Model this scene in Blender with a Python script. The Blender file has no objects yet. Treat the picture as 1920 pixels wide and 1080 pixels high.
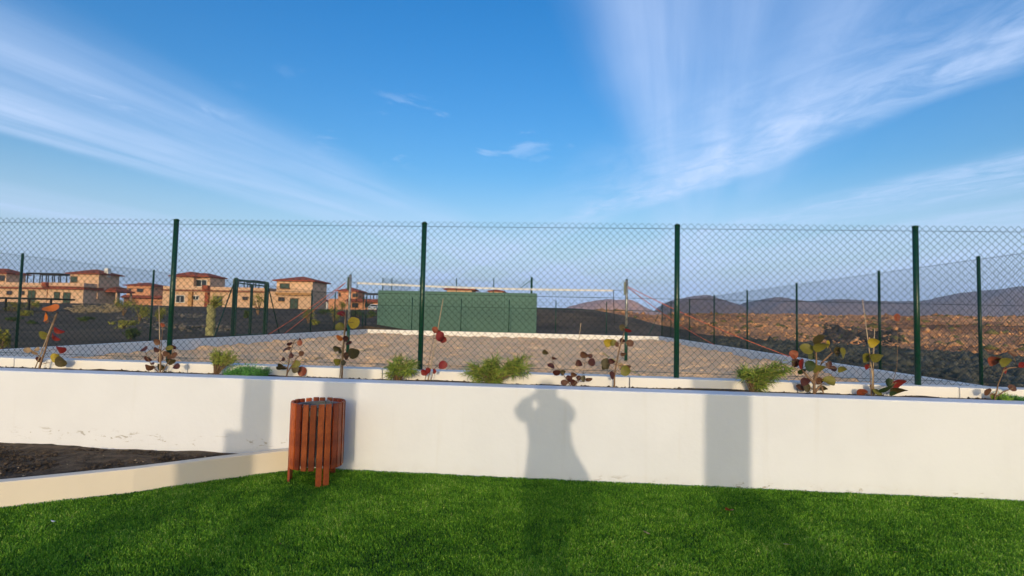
import bpy, bmesh, math, random
import numpy as np
from mathutils import Vector, Matrix, Euler

random.seed(7); rng = np.random.default_rng(11)
S = bpy.context.scene
COL = S.collection

# ------------------------------------------------------------------ camera
F_PX, PITCH, ROLL, YAW = 1034.2, 0.0548, 0.0228, 0.0665
CAM = Vector((0, 0, 1.55))
_fw = Vector((-math.sin(YAW)*math.cos(PITCH), math.cos(YAW)*math.cos(PITCH), math.sin(PITCH)))
_r = Vector((math.cos(YAW), math.sin(YAW), 0)); _u = _r.cross(_fw)
RGT = math.cos(ROLL)*_r + math.sin(ROLL)*_u
UPV = -math.sin(ROLL)*_r + math.cos(ROLL)*_u
cd = bpy.data.cameras.new('camera'); cam = bpy.data.objects.new('camera', cd); COL.objects.link(cam)
M3 = Matrix((RGT, UPV, -_fw)).transposed()
cam.matrix_world = Matrix.Translation(CAM) @ M3.to_4x4()
cd.sensor_width = 36; cd.lens = F_PX/1920*36; cd.clip_start = 0.02; cd.clip_end = 20000
S.camera = cam
S.cycles.max_bounces = 5; S.cycles.transmission_bounces = 3; S.cycles.diffuse_bounces = 3; S.cycles.glossy_bounces = 2
S.render.resolution_x, S.render.resolution_y = 1024, 576

def ray(px, py): return _fw + RGT*((px-960)/F_PX) + UPV*((540-py)/F_PX)
def at(px, py, Y):
    d = ray(px, py); return CAM + d*(Y/d.y)
def atz(px, py, z):
    d = ray(px, py); return CAM + d*((z-CAM.z)/d.z)

def ysol(px, py, X):
    d = ray(px, py); return X*d.y/d.x

# ------------------------------------------------------------------ sun, sky
SUN_EL, SUN_AZ = math.radians(7.9), math.radians(180-0.5)   # sun stands low behind the camera
sl = bpy.data.lights.new('sun', 'SUN'); sl.energy = 0.95; sl.angle = math.radians(0.6); sl.color = (1.0, 0.80, 0.55)
sun = bpy.data.objects.new('sun', sl); COL.objects.link(sun)
ld = Vector((-math.sin(SUN_AZ)*math.cos(SUN_EL), -math.cos(SUN_AZ)*math.cos(SUN_EL), -math.sin(SUN_EL)))  # light travel direction
sun.rotation_euler = ld.to_track_quat('-Z', 'Y').to_euler()
S.view_settings.view_transform = 'Standard'; S.view_settings.look = 'None'
S.view_settings.exposure = 0.9; S.view_settings.gamma = 1

w = bpy.data.worlds.new('World'); S.world = w; w.use_nodes = True
class NT:
    def __init__(s, t): s.t = t; s.n = t.nodes; s.l = t.links
    def node(s, typ, **k):
        n = s.n.new(typ)
        for a, b in k.items(): setattr(n, a, b)
        return n
    def put(s, n, i, v):
        if hasattr(v, 'is_output') or isinstance(v, bpy.types.NodeSocket): s.l.new(v, n.inputs[i])
        elif v is not None: n.inputs[i].default_value = v
    def math(s, op, a, b=None, c=None, clamp=False):
        n = s.node('ShaderNodeMath', operation=op, use_clamp=clamp); s.put(n, 0, a); s.put(n, 1, b); s.put(n, 2, c); return n.outputs[0]
    def noise(s, vec, scale, detail=4, rough=.55, dist=0, dims='3D'):
        n = s.node('ShaderNodeTexNoise', noise_dimensions=dims); s.put(n, 'Vector', vec)
        n.inputs['Scale'].default_value = scale; n.inputs['Detail'].default_value = detail
        n.inputs['Roughness'].default_value = rough; n.inputs['Distortion'].default_value = dist
        return n.outputs[0]
    def ramp(s, fac, stops, interp='EASE'):
        n = s.node('ShaderNodeValToRGB'); r = n.color_ramp; r.interpolation = interp
        while len(r.elements) < len(stops): r.elements.new(.5)
        for e, (p, c) in zip(r.elements, stops):
            e.position = p; e.color = c if isinstance(c, tuple) else (c, c, c, 1)
        s.put(n, 0, fac); return n.outputs[0]
    def mix(s, fac, a, b):
        n = s.node('ShaderNodeMix', data_type='RGBA'); s.put(n, 0, fac); s.put(n, 6, a); s.put(n, 7, b); return n.outputs[2]
    def maprange(s, v, a, b, c=0, d=1, smooth=True):
        n = s.node('ShaderNodeMapRange', interpolation_type='SMOOTHSTEP' if smooth else 'LINEAR')
        for i, q in enumerate((v, a, b, c, d)): s.put(n, i, q)
        return n.outputs[0]
    def xyz(s, x, y, z):
        n = s.node('ShaderNodeCombineXYZ'); s.put(n, 0, x); s.put(n, 1, y); s.put(n, 2, z); return n.outputs[0]

def build_sky():
    T = NT(w.node_tree); T.n.clear()
    sky = T.node('ShaderNodeTexSky', sky_type='NISHITA', sun_disc=False)
    sky.sun_elevation = SUN_EL; sky.sun_rotation = SUN_AZ
    sky.air_density = 1.0; sky.dust_density = 2.8; sky.ozone_density = 2.0; sky.altitude = 50
    geo = T.node('ShaderNodeTexCoord').outputs['Generated']
    sep = T.node('ShaderNodeSeparateXYZ'); T.put(sep, 0, geo)
    z = T.math('MAXIMUM', sep.outputs[2], 0.015)
    x = T.math('DIVIDE', sep.outputs[0], z); y = T.math('DIVIDE', sep.outputs[1], z)   # thin cloud deck: direction -> plane
    def fam(az):
        c, sn = math.cos(az), math.sin(az)
        s_ = T.math('ADD', T.math('MULTIPLY', x, sn), T.math('MULTIPLY', y, c))
        t_ = T.math('SUBTRACT', T.math('MULTIPLY', x, c), T.math('MULTIPLY', y, sn))
        return s_, t_
    def warp(t, s, amp, sc):
        nz = T.noise(T.xyz(T.math('MULTIPLY', s, .55), t, 0), sc, 3, .5)
        return T.math('ADD', t, T.math('MULTIPLY', T.math('SUBTRACT', nz, .5), amp))
    # family one: long parallel streaks of cirrus
    s1, t1 = fam(math.radians(14))
    t1w = warp(t1, s1, .22, 1.1)
    u1 = T.math('DIVIDE', T.math('ADD', t1w, 9), 18)
    def p(t): return (t+9)/18
    b1 = T.ramp(u1, [(0, .15), (p(-7.2), .15), (p(-6.4), .75), (p(-5.5), .5), (p(-5.1), .0), (p(-3.85), .02), (p(-3.66), .66), (p(-2.75), .5),
                     (p(-2.4), .48), (p(-1.95), .0), (p(-.38), .0), (p(-.18), .5), (p(.1), .52), (p(.28), .26), (p(.5), .36), (p(.68), .12), (p(.9), 0.02),
                     (p(2.6), .05), (p(3.6), .45), (p(5), .1), (p(7), .4)], 'LINEAR')
    fine1 = T.noise(T.xyz(T.math('MULTIPLY', s1, .16), T.math('MULTIPLY', t1, 2.3), 3.1), 1.6, 6, .58, .35)
    soft1 = T.noise(T.xyz(T.math('MULTIPLY', s1, .5), t1, 9.0), .8, 4, .55, .3)
    d1 = T.math('MULTIPLY', b1, T.math('ADD', T.math('MULTIPLY', T.maprange(fine1, .25, .75), .65), .5))
    d1 = T.math('MULTIPLY', d1, T.math('ADD', T.math('MULTIPLY', T.maprange(soft1, .3, .65), .45), .62))
    # family two: shorter, puffier bands crossing to the right
    s2, t2 = fam(math.radians(-20))
    t2w = warp(t2, s2, .4, 1.4)
    u2 = T.math('DIVIDE', T.math('ADD', t2w, 9), 18)
    b2 = T.ramp(u2, [(0, .2), (p(-7), .0), (p(1.25), .0), (p(1.6), .16), (p(1.9), .28), (p(2.12), .58), (p(2.38), .42), (p(2.52), .0), (p(3.4), .0), (p(3.7), .55),
                     (p(4.4), .5), (p(4.8), .05), (p(5.2), .6), (p(6.2), .5), (p(7), .1), (p(8.5), .5)], 'LINEAR')
    fine2 = T.noise(T.xyz(T.math('MULTIPLY', s2, .9), T.math('MULTIPLY', t2, 1.7), 1.7), 2.9, 9, .66, .9)
    d2 = T.math('MULTIPLY', b2, T.math('ADD', T.math('MULTIPLY', T.maprange(fine2, .28, .72), .85), .3))
    # scattered small puffs, mostly in the thicker parts
    pf = T.noise(T.xyz(T.math('MULTIPLY', x, 1.0), T.math('MULTIPLY', y, .8), 5.5), 3.0, 7, .6, .4)
    reg = T.noise(T.xyz(x, y, 2.2), .55, 2, .5)
    d3 = T.math('MULTIPLY', T.maprange(pf, .585, .72), T.maprange(reg, .50, .66))
    dens = T.math('ADD', T.math('ADD', d1, d2), T.math('MULTIPLY', d3, .35))
    dens = T.math('MINIMUM', dens, .82)
    # thin veil thickening with the slant path towards the horizon
    veil = T.maprange(sep.outputs[2], .27, .0, 0, .86)
    dens = T.math('MAXIMUM', dens, T.math('ADD', veil, T.math('MULTIPLY', dens, .5)))
    dens = T.math('MULTIPLY', dens, T.maprange(sep.outputs[2], -.02, .01))
    ccol = T.mix(T.maprange(sep.outputs[2], .28, .05), CLOUD, (2.55, 3.3, 4.75, 1))
    hs = T.node('ShaderNodeHueSaturation'); hs.inputs['Saturation'].default_value = SKY_SAT; hs.inputs['Value'].default_value = 1.0
    hs.inputs['Hue'].default_value = .512; T.put(hs, 'Color', sky.outputs[0])
    col = T.mix(T.math('MULTIPLY', dens, .9), hs.outputs[0], ccol)
    bg = T.node('ShaderNodeBackground'); T.put(bg, 0, col); bg.inputs[1].default_value = SKY_STR
    o = T.node('ShaderNodeOutputWorld'); T.l.new(bg.outputs[0], o.inputs[0])
HAZE = 0.00030; SKY_STR = 0.15; SKY_SAT = 1.46; CLOUD = (2.7, 3.25, 4.4, 1)
build_sky()

# ------------------------------------------------------------------ helpers
def lin(r, g, b):
    f = lambda c: ((c/255+.055)/1.055)**2.4 if c > 10 else c/255/12.92
    return (f(r), f(g), f(b), 1)
MATS = {}
def mat(name, col, rough=.7, var=.15, vscale=6, bump=0, bscale=40, metal=0, col2=None, spec=.3, dist=.01, detail=5, trans=0):
    m = bpy.data.materials.new(name); m.use_nodes = True; T = NT(m.node_tree)
    b = T.n['Principled BSDF']; b.inputs['Roughness'].default_value = rough; b.inputs['Metallic'].default_value = metal
    b.inputs['Specular IOR Level'].default_value = spec
    oc = T.node('ShaderNodeTexCoord').outputs['Object']
    nz = T.noise(oc, vscale, detail, .6)
    c2 = col2 or tuple(c*(1-var) for c in col[:3])+(1,)
    c1 = col if col2 else tuple(min(1, c*(1+var)) for c in col[:3])+(1,)
    cc = T.mix(T.maprange(nz, .3, .7), c2, c1)
    T.put(b, 'Base Color', cc)
    if bump:
        bp = T.node('ShaderNodeBump'); bp.inputs['Strength'].default_value = bump; bp.inputs['Distance'].default_value = dist
        T.put(bp, 'Height', T.noise(oc, bscale, 6, .6)); T.put(b, 'Normal', bp.outputs[0])
    if trans:
        b.inputs['Transmission Weight'].default_value = 0
        tr = T.node('ShaderNodeBsdfTranslucent'); T.put(tr, 0, cc)
        mx = T.node('ShaderNodeMixShader'); mx.inputs[0].default_value = trans
        T.l.new(b.outputs[0], mx.inputs[1]); T.l.new(tr.outputs[0], mx.inputs[2])
        T.l.new(mx.outputs[0], T.n['Material Output'].inputs[0])
    MATS[name] = m; return m

def link_mesh(name, verts, faces, m=None, parent=None, smooth=False, loc=None):
    me = bpy.data.meshes.new(name)
    if isinstance(verts, np.ndarray): np_mesh(me, verts, faces)
    else: me.from_pydata([tuple(v) for v in verts], [], faces)
    if smooth: me.polygons.foreach_set('use_smooth', [True]*len(me.polygons))
    me.update()
    if m: me.materials.append(m if not isinstance(m, str) else MATS[m])
    o = bpy.data.objects.new(name, me); COL.objects.link(o)
    if parent: o.parent = parent
    if loc is not None: o.location = loc
    return o
def np_mesh(me, V, F):
    F = np.asarray(F); n, k = F.shape
    me.vertices.add(len(V)); me.vertices.foreach_set('co', np.ascontiguousarray(V, dtype=np.float32).ravel())
    me.loops.add(n*k); me.loops.foreach_set('vertex_index', F.astype(np.int32).ravel())
    me.polygons.add(n); me.polygons.foreach_set('loop_start', np.arange(0, n*k, k, dtype=np.int32))
    try: me.polygons.foreach_set('loop_total', np.full(n, k, dtype=np.int32))
    except Exception: pass
    me.update(calc_edges=True)
class MB:
    def __init__(s): s.v = []; s.f = []
    def box(s, x0, x1, y0, y1, z0, z1):
        b = len(s.v); s.v += [(x, y, z) for z in (z0, z1) for y in (y0, y1) for x in (x0, x1)]
        s.f += [tuple(b+i for i in q) for q in ((0, 2, 3, 1), (4, 5, 7, 6), (0, 1, 5, 4), (2, 6, 7, 3), (0, 4, 6, 2), (1, 3, 7, 5))]; return s
    def tube(s, pts, rad, n=6, cap=True):
        pts = [Vector(q) for q in pts]; b = len(s.v); k = len(pts)
        rads = rad if isinstance(rad, (list, tuple)) else [rad]*k
        for i, q in enumerate(pts):
            t = (pts[min(i+1, k-1)]-pts[max(i-1, 0)]).normalized()
            a = t.cross(Vector((0, 0, 1)) if abs(t.z) < .9 else Vector((1, 0, 0))).normalized(); c = t.cross(a)
            for j in range(n):
                h = 2*math.pi*j/n; s.v.append(tuple(q+(a*math.cos(h)+c*math.sin(h))*rads[i]))
        for i in range(k-1):
            for j in range(n):
                s.f.append((b+i*n+j, b+i*n+(j+1) % n, b+(i+1)*n+(j+1) % n, b+(i+1)*n+j))
        if cap: s.f.append(tuple(b+j for j in range(n))[::-1]); s.f.append(tuple(b+(k-1)*n+j for j in range(n)))
        return s
    def poly(s, pts): b = len(s.v); s.v += [tuple(q) for q in pts]; s.f.append(tuple(range(b, b+len(pts)))); return s
    def build(s, name, m=None, parent=None, smooth=False, bevel=0):
        o = link_mesh(name, s.v, s.f, m, parent, smooth)
        if bevel:
            bm = bmesh.new(); bm.from_mesh(o.data); bmesh.ops.recalc_face_normals(bm, faces=bm.faces)
            bmesh.ops.bevel(bm, geom=bm.edges[:], offset=bevel, segments=2, affect='EDGES', profile=.5); bm.to_mesh(o.data); bm.free()
        return o
def tag(o, label, cat, group=None):
    o['label'] = label; o['category'] = cat
    if group: o['group'] = group
    return o
def struct(o): o['kind'] = 'structure'; return o
def stuff(o): o['kind'] = 'stuff'; return o
def empty(name, loc=(0, 0, 0)):
    o = bpy.data.objects.new(name, None); COL.objects.link(o); o.location = loc; o.empty_display_size = .1; return o
def under(o, parent):   # parent keeping world position (parents are only translated)
    o.parent = parent; o.location = Vector(o.location)-Vector(parent.location); return o

_TAB = {}
def vnoise(x, y, seed=0):
    if seed not in _TAB: _TAB[seed] = np.random.default_rng(seed).random((256, 256))
    r = _TAB[seed]
    xi = np.floor(x).astype(int); yi = np.floor(y).astype(int); fx = x-xi; fy = y-yi
    fx = fx*fx*(3-2*fx); fy = fy*fy*(3-2*fy)
    g = lambda a, b: r[a % 256, b % 256]
    return (g(xi, yi)*(1-fx)+g(xi+1, yi)*fx)*(1-fy)+(g(xi, yi+1)*(1-fx)+g(xi+1, yi+1)*fx)*fy-.5
def fbm(x, y, sc, octv=4, seed=0, gain=.5):
    o = 0; a = 1
    for k in range(octv): o = o+a*vnoise(x/sc*2**k+17.3*k, y/sc*2**k+5.1*k, seed+k); a *= gain
    return o
def sst(x, a, b): t = np.clip((x-a)/(b-a), 0, 1); return t*t*(3-2*t)
def grid(name, X, Y, Z, m, smooth=True):
    ny, nx = X.shape; V = np.stack([X, Y, Z], -1).reshape(-1, 3)
    i = np.arange(nx*ny).reshape(ny, nx)
    Fq = np.stack([i[:-1, :-1], i[:-1, 1:], i[1:, 1:], i[1:, :-1]], -1).reshape(-1, 4)
    return link_mesh(name, V, Fq, m, smooth=smooth)

# ------------------------------------------------------------------ materials
mat('gravel', lin(106, 88, 68), .95, .25, .3, 1, 14, col2=lin(72, 60, 46), dist=.06)
mat('soil', lin(112, 95, 78), .95, .3, 9, 1.0, 60, col2=lin(64, 55, 46), dist=.03)
mat('lava', lin(236, 174, 124), .95, .3, .07, 1, 2, col2=lin(142, 102, 78), dist=.5)
mat('rock', lin(240, 180, 128), .95, .3, .07, .8, 5, col2=lin(142, 104, 80), dist=.1)
mat('scrub', lin(116, 108, 66), .9, .3, .3)
mat('dark_rock', lin(104, 92, 84), .95, .3, .6, .7, 5, col2=lin(62, 56, 52))
mat('boulder', lin(140, 130, 118), .95, .3, 2, .8, 5, col2=lin(84, 78, 72), dist=.1)
mat('bank_rock', lin(98, 98, 90), .95, .3, .5, .6, 9, col2=lin(58, 60, 56))
mat('sand', lin(250, 210, 166), .95, .06, .6, 1.0, 9, col2=lin(238, 194, 150), dist=.12)
mat('post_green', lin(10, 62, 44), .35, .06, 4, spec=.5)
mat('wire_green', lin(12, 40, 36), .5, .05, 4)
mat('galv', lin(150, 152, 150), .45, .1, 8, metal=.6)
mat('rope', lin(196, 104, 78), .8, .1, 5)
mat('tape_white', lin(208, 208, 206), .7, .04, 5)
mat('cord_dark', lin(40, 42, 44), .8, .1, 5)
mat('tape_yellow', lin(214, 182, 62), .7, .1, 5)
mat('green_panel', lin(74, 110, 100), .6, .05, .5, .1, 2)
mat('wood', lin(162, 70, 30), .45, .3, 7, .25, 60, col2=lin(98, 36, 16), dist=.003, spec=.5)
mat('wood_light', lin(204, 104, 48), .45, .3, 7, .25, 60, col2=lin(140, 58, 26), dist=.003, spec=.5)
mat('liner', lin(128, 134, 142), .5, .12, 14, metal=.5)
mat('stake', lin(178, 156, 128), .8, .15, 20)
mat('bark', lin(128, 102, 78), .85, .25, 30, .4, 80)
mat('column', lin(226, 222, 212), .85, .04, 2)
mat('ochre', lin(220, 182, 150), .9, .06, .6, .1, 3)
mat('ochre_trim', lin(196, 148, 92), .9, .1, 2)
mat('ochre_pink', lin(222, 160, 122), .9, .06, .6)
mat('roof_tile', lin(176, 92, 62), .85, .25, 1.5, .6, 4, col2=lin(130, 66, 46))
mat('shutter', lin(64, 84, 76), .6, .1, 2)
mat('glass_dark', lin(44, 46, 50), .15, .1, 1, spec=.6)
mat('frame_brown', lin(92, 64, 46), .6, .1, 2)
mat('pergola', lin(48, 42, 40), .7, .1, 2)
mat('white_paint', lin(226, 224, 218), .6, .03, 3)
mat('black', lin(24, 24, 26), .5, .1, 3)
mat('hill_pink', lin(206, 160, 140), .95, .08, .01, .0)
mat('hill_grey', lin(150, 124, 116), .95, .1, .008, .0)
for n_, c_ in dict(red=(122, 34, 28), maroon=(72, 36, 30), brown=(98, 66, 46), olive=(110, 106, 38), yellow=(164, 142, 38), orange=(188, 102, 32),
                   dkgreen=(44, 62, 26), tan=(160, 134, 100), rust=(136, 70, 46), dkolive=(72, 64, 34)).items():
    mat('leaf_'+n_, lin(*c_), .5, .25, 22, .3, 60, spec=.4, dist=.003, trans=.12)
mat('shrub_light', lin(150, 160, 70), .6, .3, 8, trans=.25)
mat('shrub_dark', lin(66, 84, 36), .6, .3, 8, trans=.2)
mat('shrub_mid', lin(104, 132, 52), .6, .3, 8, trans=.25)
mat('succulent', lin(92, 150, 70), .5, .25, 12, trans=.2)
mat('succulent_dark', lin(54, 104, 48), .5, .25, 12, trans=.2)
mat('succulent_lime', lin(140, 176, 62), .5, .25, 12, trans=.2)
mat('bush_far', lin(152, 150, 66), .7, .4, 1.2, trans=.2)
mat('bush_dark', lin(82, 98, 50), .7, .4, 1.2, trans=.2)
mat('dry_twig', lin(178, 156, 118), .9, .2, 2)

def plaster(name, base, chips):
    m = bpy.data.materials.new(name); m.use_nodes = True; T = NT(m.node_tree); b = T.n['Principled BSDF']
    b.inputs['Roughness'].default_value = .8; b.inputs['Specular IOR Level'].default_value = .2
    oc = T.node('ShaderNodeTexCoord').outputs['Object']; sp = T.node('ShaderNodeSeparateXYZ'); T.put(sp, 0, oc)
    big = T.noise(oc, 1.4, 4, .6); c = T.mix(T.maprange(big, .3, .7), tuple(v*.95 for v in base[:3])+(1,), base)
    bp = T.node('ShaderNodeBump'); bp.inputs['Strength'].default_value = .25; bp.inputs['Distance'].default_value = .01
    hgt = T.noise(oc, 14, 6, .55)
    if chips:
        z = sp.outputs[2]
        st = T.xyz(T.math('MULTIPLY', sp.outputs[0], 1.0), 0, T.math('MULTIPLY', z, 3.2))
        n1 = T.noise(st, 6.5, 6, .68, .8); n0 = T.noise(oc, 1.1, 2, .5)
        left = T.maprange(sp.outputs[0], -2.1, -2.5)                       # wall behind the planting bed: scuffs higher up
        wl = T.math('MULTIPLY', T.math('MULTIPLY', T.maprange(z, .16, .20), T.maprange(z, .33, .26)), left)
        wr = T.math('MULTIPLY', T.maprange(z, .10, .025), T.math('SUBTRACT', 1, left))
        wr = T.math('MULTIPLY', wr, T.maprange(sp.outputs[0], -.4, 1.6))
        win = T.math('ADD', T.math('MULTIPLY', wl, .75), wr)
        msk = T.math('MULTIPLY', T.maprange(n1, .57, .64), win)
        msk = T.math('MULTIPLY', msk, T.maprange(n0, .38, .52))
        # soft splash stain where turf and soil touch the render
        sp2 = T.noise(oc, 9, 5, .65)
        low = T.math('MULTIPLY', T.maprange(z, .16, .0), T.maprange(sp2, .35, .75, .05, .3))
        c = T.mix(T.math('MULTIPLY', low, .5), c, lin(168, 150, 122))
        c = T.mix(T.math('MULTIPLY', msk, .85), c, lin(140, 130, 114)); hgt = T.math('SUBTRACT', hgt, T.math('MULTIPLY', msk, .5))
        # faint vertical run-off marks below the coping
        ru = T.noise(T.xyz(T.math('MULTIPLY', sp.outputs[0], 9), 0, T.math('MULTIPLY', z, .5)), 1, 4, .6)
        c = T.mix(T.math('MULTIPLY', T.maprange(ru, .55, .8), .10), c, lin(176, 164, 140))
    T.put(b, 'Base Color', c); T.put(bp, 'Height', hgt); T.put(b, 'Normal', bp.outputs[0]); MATS[name] = m
plaster('plaster', lin(225, 229, 237), True)
plaster('plaster_kerb', lin(232, 230, 226), False)
plaster('plaster_beige', lin(232, 220, 202), False)

# ------------------------------------------------------------------ layout constants (metres)
WROT = -0.0156
def wy(x, D): return D + math.tan(WROT)*x
WALL_D, WALL_H, WALL_T = 5.42, 0.875, .27
FEN_D, FEN_B, FEN_T = 5.98, 0.965, 2.62
SAND, KERB = 0.20, 0.535
XL, XR, YF = -12.83, 7.62, 38.7
FXL, FXR, FYF = -13.03, 7.84, 38.95

# ------------------------------------------------------------------ ground sheets
def gheight(X, Y):
    left = .42+1.95*sst(Y, 14, 92)+.12*fbm(X, Y, 9, 3, 3)*sst(np.abs(X-FXL), .5, 6)
    far = .40+1.75*sst(Y, 43, 62)*sst(X, 17, 3)+.9*sst(Y, 45, 75)
    right = .30+.25*sst(Y, 12, 40)+.55*sst(Y, 40, 75)+.10*fbm(X, Y, 5, 3, 5)*sst(X-FXR, .5, 4)
    wl = sst(X, -9, -15); wr = sst(X, 9, 16)
    z = left*wl+(1-wl)*(far*(1-wr)+right*wr)
    inside = (X > XL-.12) & (X < XR+.12) & (Y < YF+.12)
    z = np.where(inside, 0.02, z)
    front = (Y < 5.9); z = np.where(front, -.06, z)
    return z
def axis_lines(marks, lo, hi, near, step, grow):
    v = list(marks); a = near[0]
    while a < near[1]: v.append(a); a += step
    q = near[1]; d = step
    while q < hi: q += d; d *= grow; v.append(q)
    q = near[0]; d = step
    while q > lo: q -= d; d *= grow; v.append(q)
    v = np.unique(np.round(np.array(v), 3)); return v
gx = axis_lines([XL-.13, XL-.11, XR+.11, XR+.13], -9000, 9000, (-40, 40), .9, 1.22)
gy = axis_lines([YF+.11, YF+.13, 5.89, 5.91], -3000, 9000, (-4, 100), .9, 1.22)
GX, GY = np.meshgrid(gx, gy)
ground = struct(grid('gravel_ground', GX, GY, gheight(GX, GY), 'gravel'))

# lava field beyond the gravel on the right
lx = np.concatenate([np.arange(-6, 60, .55), np.arange(60, 260, 1.6)]); ly = np.concatenate([np.arange(18, 90, .55), np.arange(90, 230, 1.5)])
LX, LY = np.meshgrid(lx, ly)
def lheight(X, Y):
    edge = np.interp(Y, [18, 24, 31, 36, 45, 60, 66, 80, 230], [27, 20.5, 16.5, 13.2, 12.6, 12.4, 11, -2, -12]) + 1.2*fbm(X, Y, 4, 3, 21)
    inn = sst(X-edge, -.6, 2.2)
    d = np.hypot(X, Y)
    rise = .10+(.25+.75*sst(X/np.maximum(Y, 1), .06, .3))*1.9*sst(d, 26, 150)*(1+.12*sst(X/np.maximum(Y, 1), .2, .9))
    rel = np.clip(X-edge, 0, None)
    rough = (np.abs(fbm(X, Y*1.8, 9, 4, 31, .55))*1.1+.35*fbm(X, Y, 2.2, 3, 41))*sst(rel, 0, 5)*(.55+.45*sst(d, 30, 80))
    z = gheight(X, Y)*(1-sst(d, 50, 110))+1.2*sst(d, 50, 110)+rise+rough
    z = np.where(inn > 0, gheight(X, Y)-.35+(z-gheight(X, Y)+.35)*inn, gheight(X, Y)-.6)
    return z*(1-sst(d, 165, 225))+-1*sst(d, 165, 225)
struct(grid('lava_field', LX, LY, lheight(LX, LY), 'lava', smooth=False))

# turf and planting bed bases
tb = MB(); tb.box(-14, 14, -8, 5.5, -.3, 0.0); struct(tb.build('turf_base', mat('turf_base', lin(34, 66, 22), .9, .3, 30)))

# sand court
sx = np.linspace(XL+.02, XR-.02, 260); sy = np.concatenate([np.linspace(6.02, 10, 12), np.linspace(10.1, 24, 200), np.linspace(24.1, YF-.02, 130)])
SX, SY = np.meshgrid(sx, sy)
SZ = SAND+.17*fbm(SX, SY, .42, 2, 61)+.05*fbm(SX, SY, 3.5, 2, 71)+.20*sst(SX-XR, -1.6, -.0)*.35*(.6+fbm(SX, SY, 4, 2, 77))
struct(grid('sand_court', SX, SY, SZ, 'sand'))

# ------------------------------------------------------------------ planter wall, kerbs
def wall_prism(name, x0, x1, d0, d1, z0, z1, m, parent, bevel=.012):
    b = MB(); v = [(x, wy(x, d), z) for z in (z0, z1) for d in (d0, d1) for x in (x0, x1)]
    b.v = v; b.f = [(0, 2, 3, 1), (4, 5, 7, 6), (0, 1, 5, 4), (2, 6, 7, 3), (0, 4, 6, 2), (1, 3, 7, 5)]
    return b.build(name, m, parent, bevel=bevel)
pw = empty('planter_wall', (0, 0, 0)); tag(pw, 'long white rendered planter wall along the edge of the green turf', 'wall')
wall_prism('front_wall', -13.2, 8.2, WALL_D, WALL_D+WALL_T, -.25, WALL_H, 'plaster', pw)
xs = [-13.2, -10.6, -8.3, -6.1, -4.0, -1.78, .86, 2.55, 4.1, 5.6, 8.2]
for a, b_ in zip(xs[:-1], xs[1:]):
    wall_prism('kerb_segment', a+.004, b_-.004, FEN_D-.10, FEN_D+.12, .2, FEN_B+random.uniform(-.003, .003), 'plaster_kerb', pw, .010)
# soil in the planter
px_ = np.linspace(-13, 8, 420); py_ = np.linspace(0, 1, 8); PX, PU = np.meshgrid(px_, py_)
PY = WALL_D+WALL_T-.02+PU*(FEN_D-.09-(WALL_D+WALL_T-.02))+math.tan(WROT)*PX
PZ = WALL_H-.012+.02*fbm(PX, PY, .25, 4, 81)+.012*fbm(PX, PY, 1.3, 2, 83)
struct(grid('planter_soil', PX, PY, PZ, 'soil'))

# curved beige kerb and the dark bed behind it
kp = [(-2.40, 5.43), (-2.52, 5.34), (-2.76, 5.15), (-3.02, 4.94), (-3.24, 4.735), (-3.47, 4.53), (-3.70, 4.37), (-3.94, 4.20), (-4.16, 4.05), (-4.7, 3.74), (-5.4, 3.42), (-6.3, 3.1), (-7.6, 2.8)]
def offs(pts, d):
    out = []
    for i, q in enumerate(pts):
        a = Vector(pts[max(i-1, 0)]); b = Vector(pts[min(i+1, len(pts)-1)]); t = (b-a).normalized(); n = Vector((t.y, -t.x))
        out.append((q[0]+n.x*d, q[1]+n.y*d))
    return out
kb = offs(kp, .10)
KH = .205
b = MB(); n = len(kp)
for (x, y), (x2, y2) in zip(kp, kb): b.v += [(x, y, -.1), (x, y, KH), (x2, y2, KH), (x2, y2, -.1)]
for i in range(n-1):
    for j in range(4): b.f.append((i*4+j, i*4+(j+1) % 4, (i+1)*4+(j+1) % 4, (i+1)*4+j))
b.f += [(0, 1, 2, 3), tuple((n-1)*4+j for j in (3, 2, 1, 0))]
ke = b.build('garden_kerb', 'plaster_beige', bevel=.008); tag(ke, 'low curved beige kerb between turf and dark soil bed', 'kerb')
bx = np.linspace(-9, -2.3, 110); by = np.linspace(2.3, 5.42, 60); BX, BY = np.meshgrid(bx, by)
kxa = np.array([q[0] for q in kb])[::-1]; kya = np.array([q[1] for q in kb])[::-1]
lim = np.interp(BX, kxa, kya)-.04
BY2 = np.maximum(BY, lim); BY2 = lim+(5.50-lim)*((BY-2.3)/(5.42-2.3))
BT = (BY2-lim)/(5.5-lim)
def bedz(x, t): return .135-.012*t+.02*np.sin(np.pi*t)
BZ = bedz(BX, BT)+.028*fbm(BX, BY2, .3, 4, 91)
struct(grid('soil_bed', BX, BY2, BZ, 'soil', smooth=False))
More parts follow.
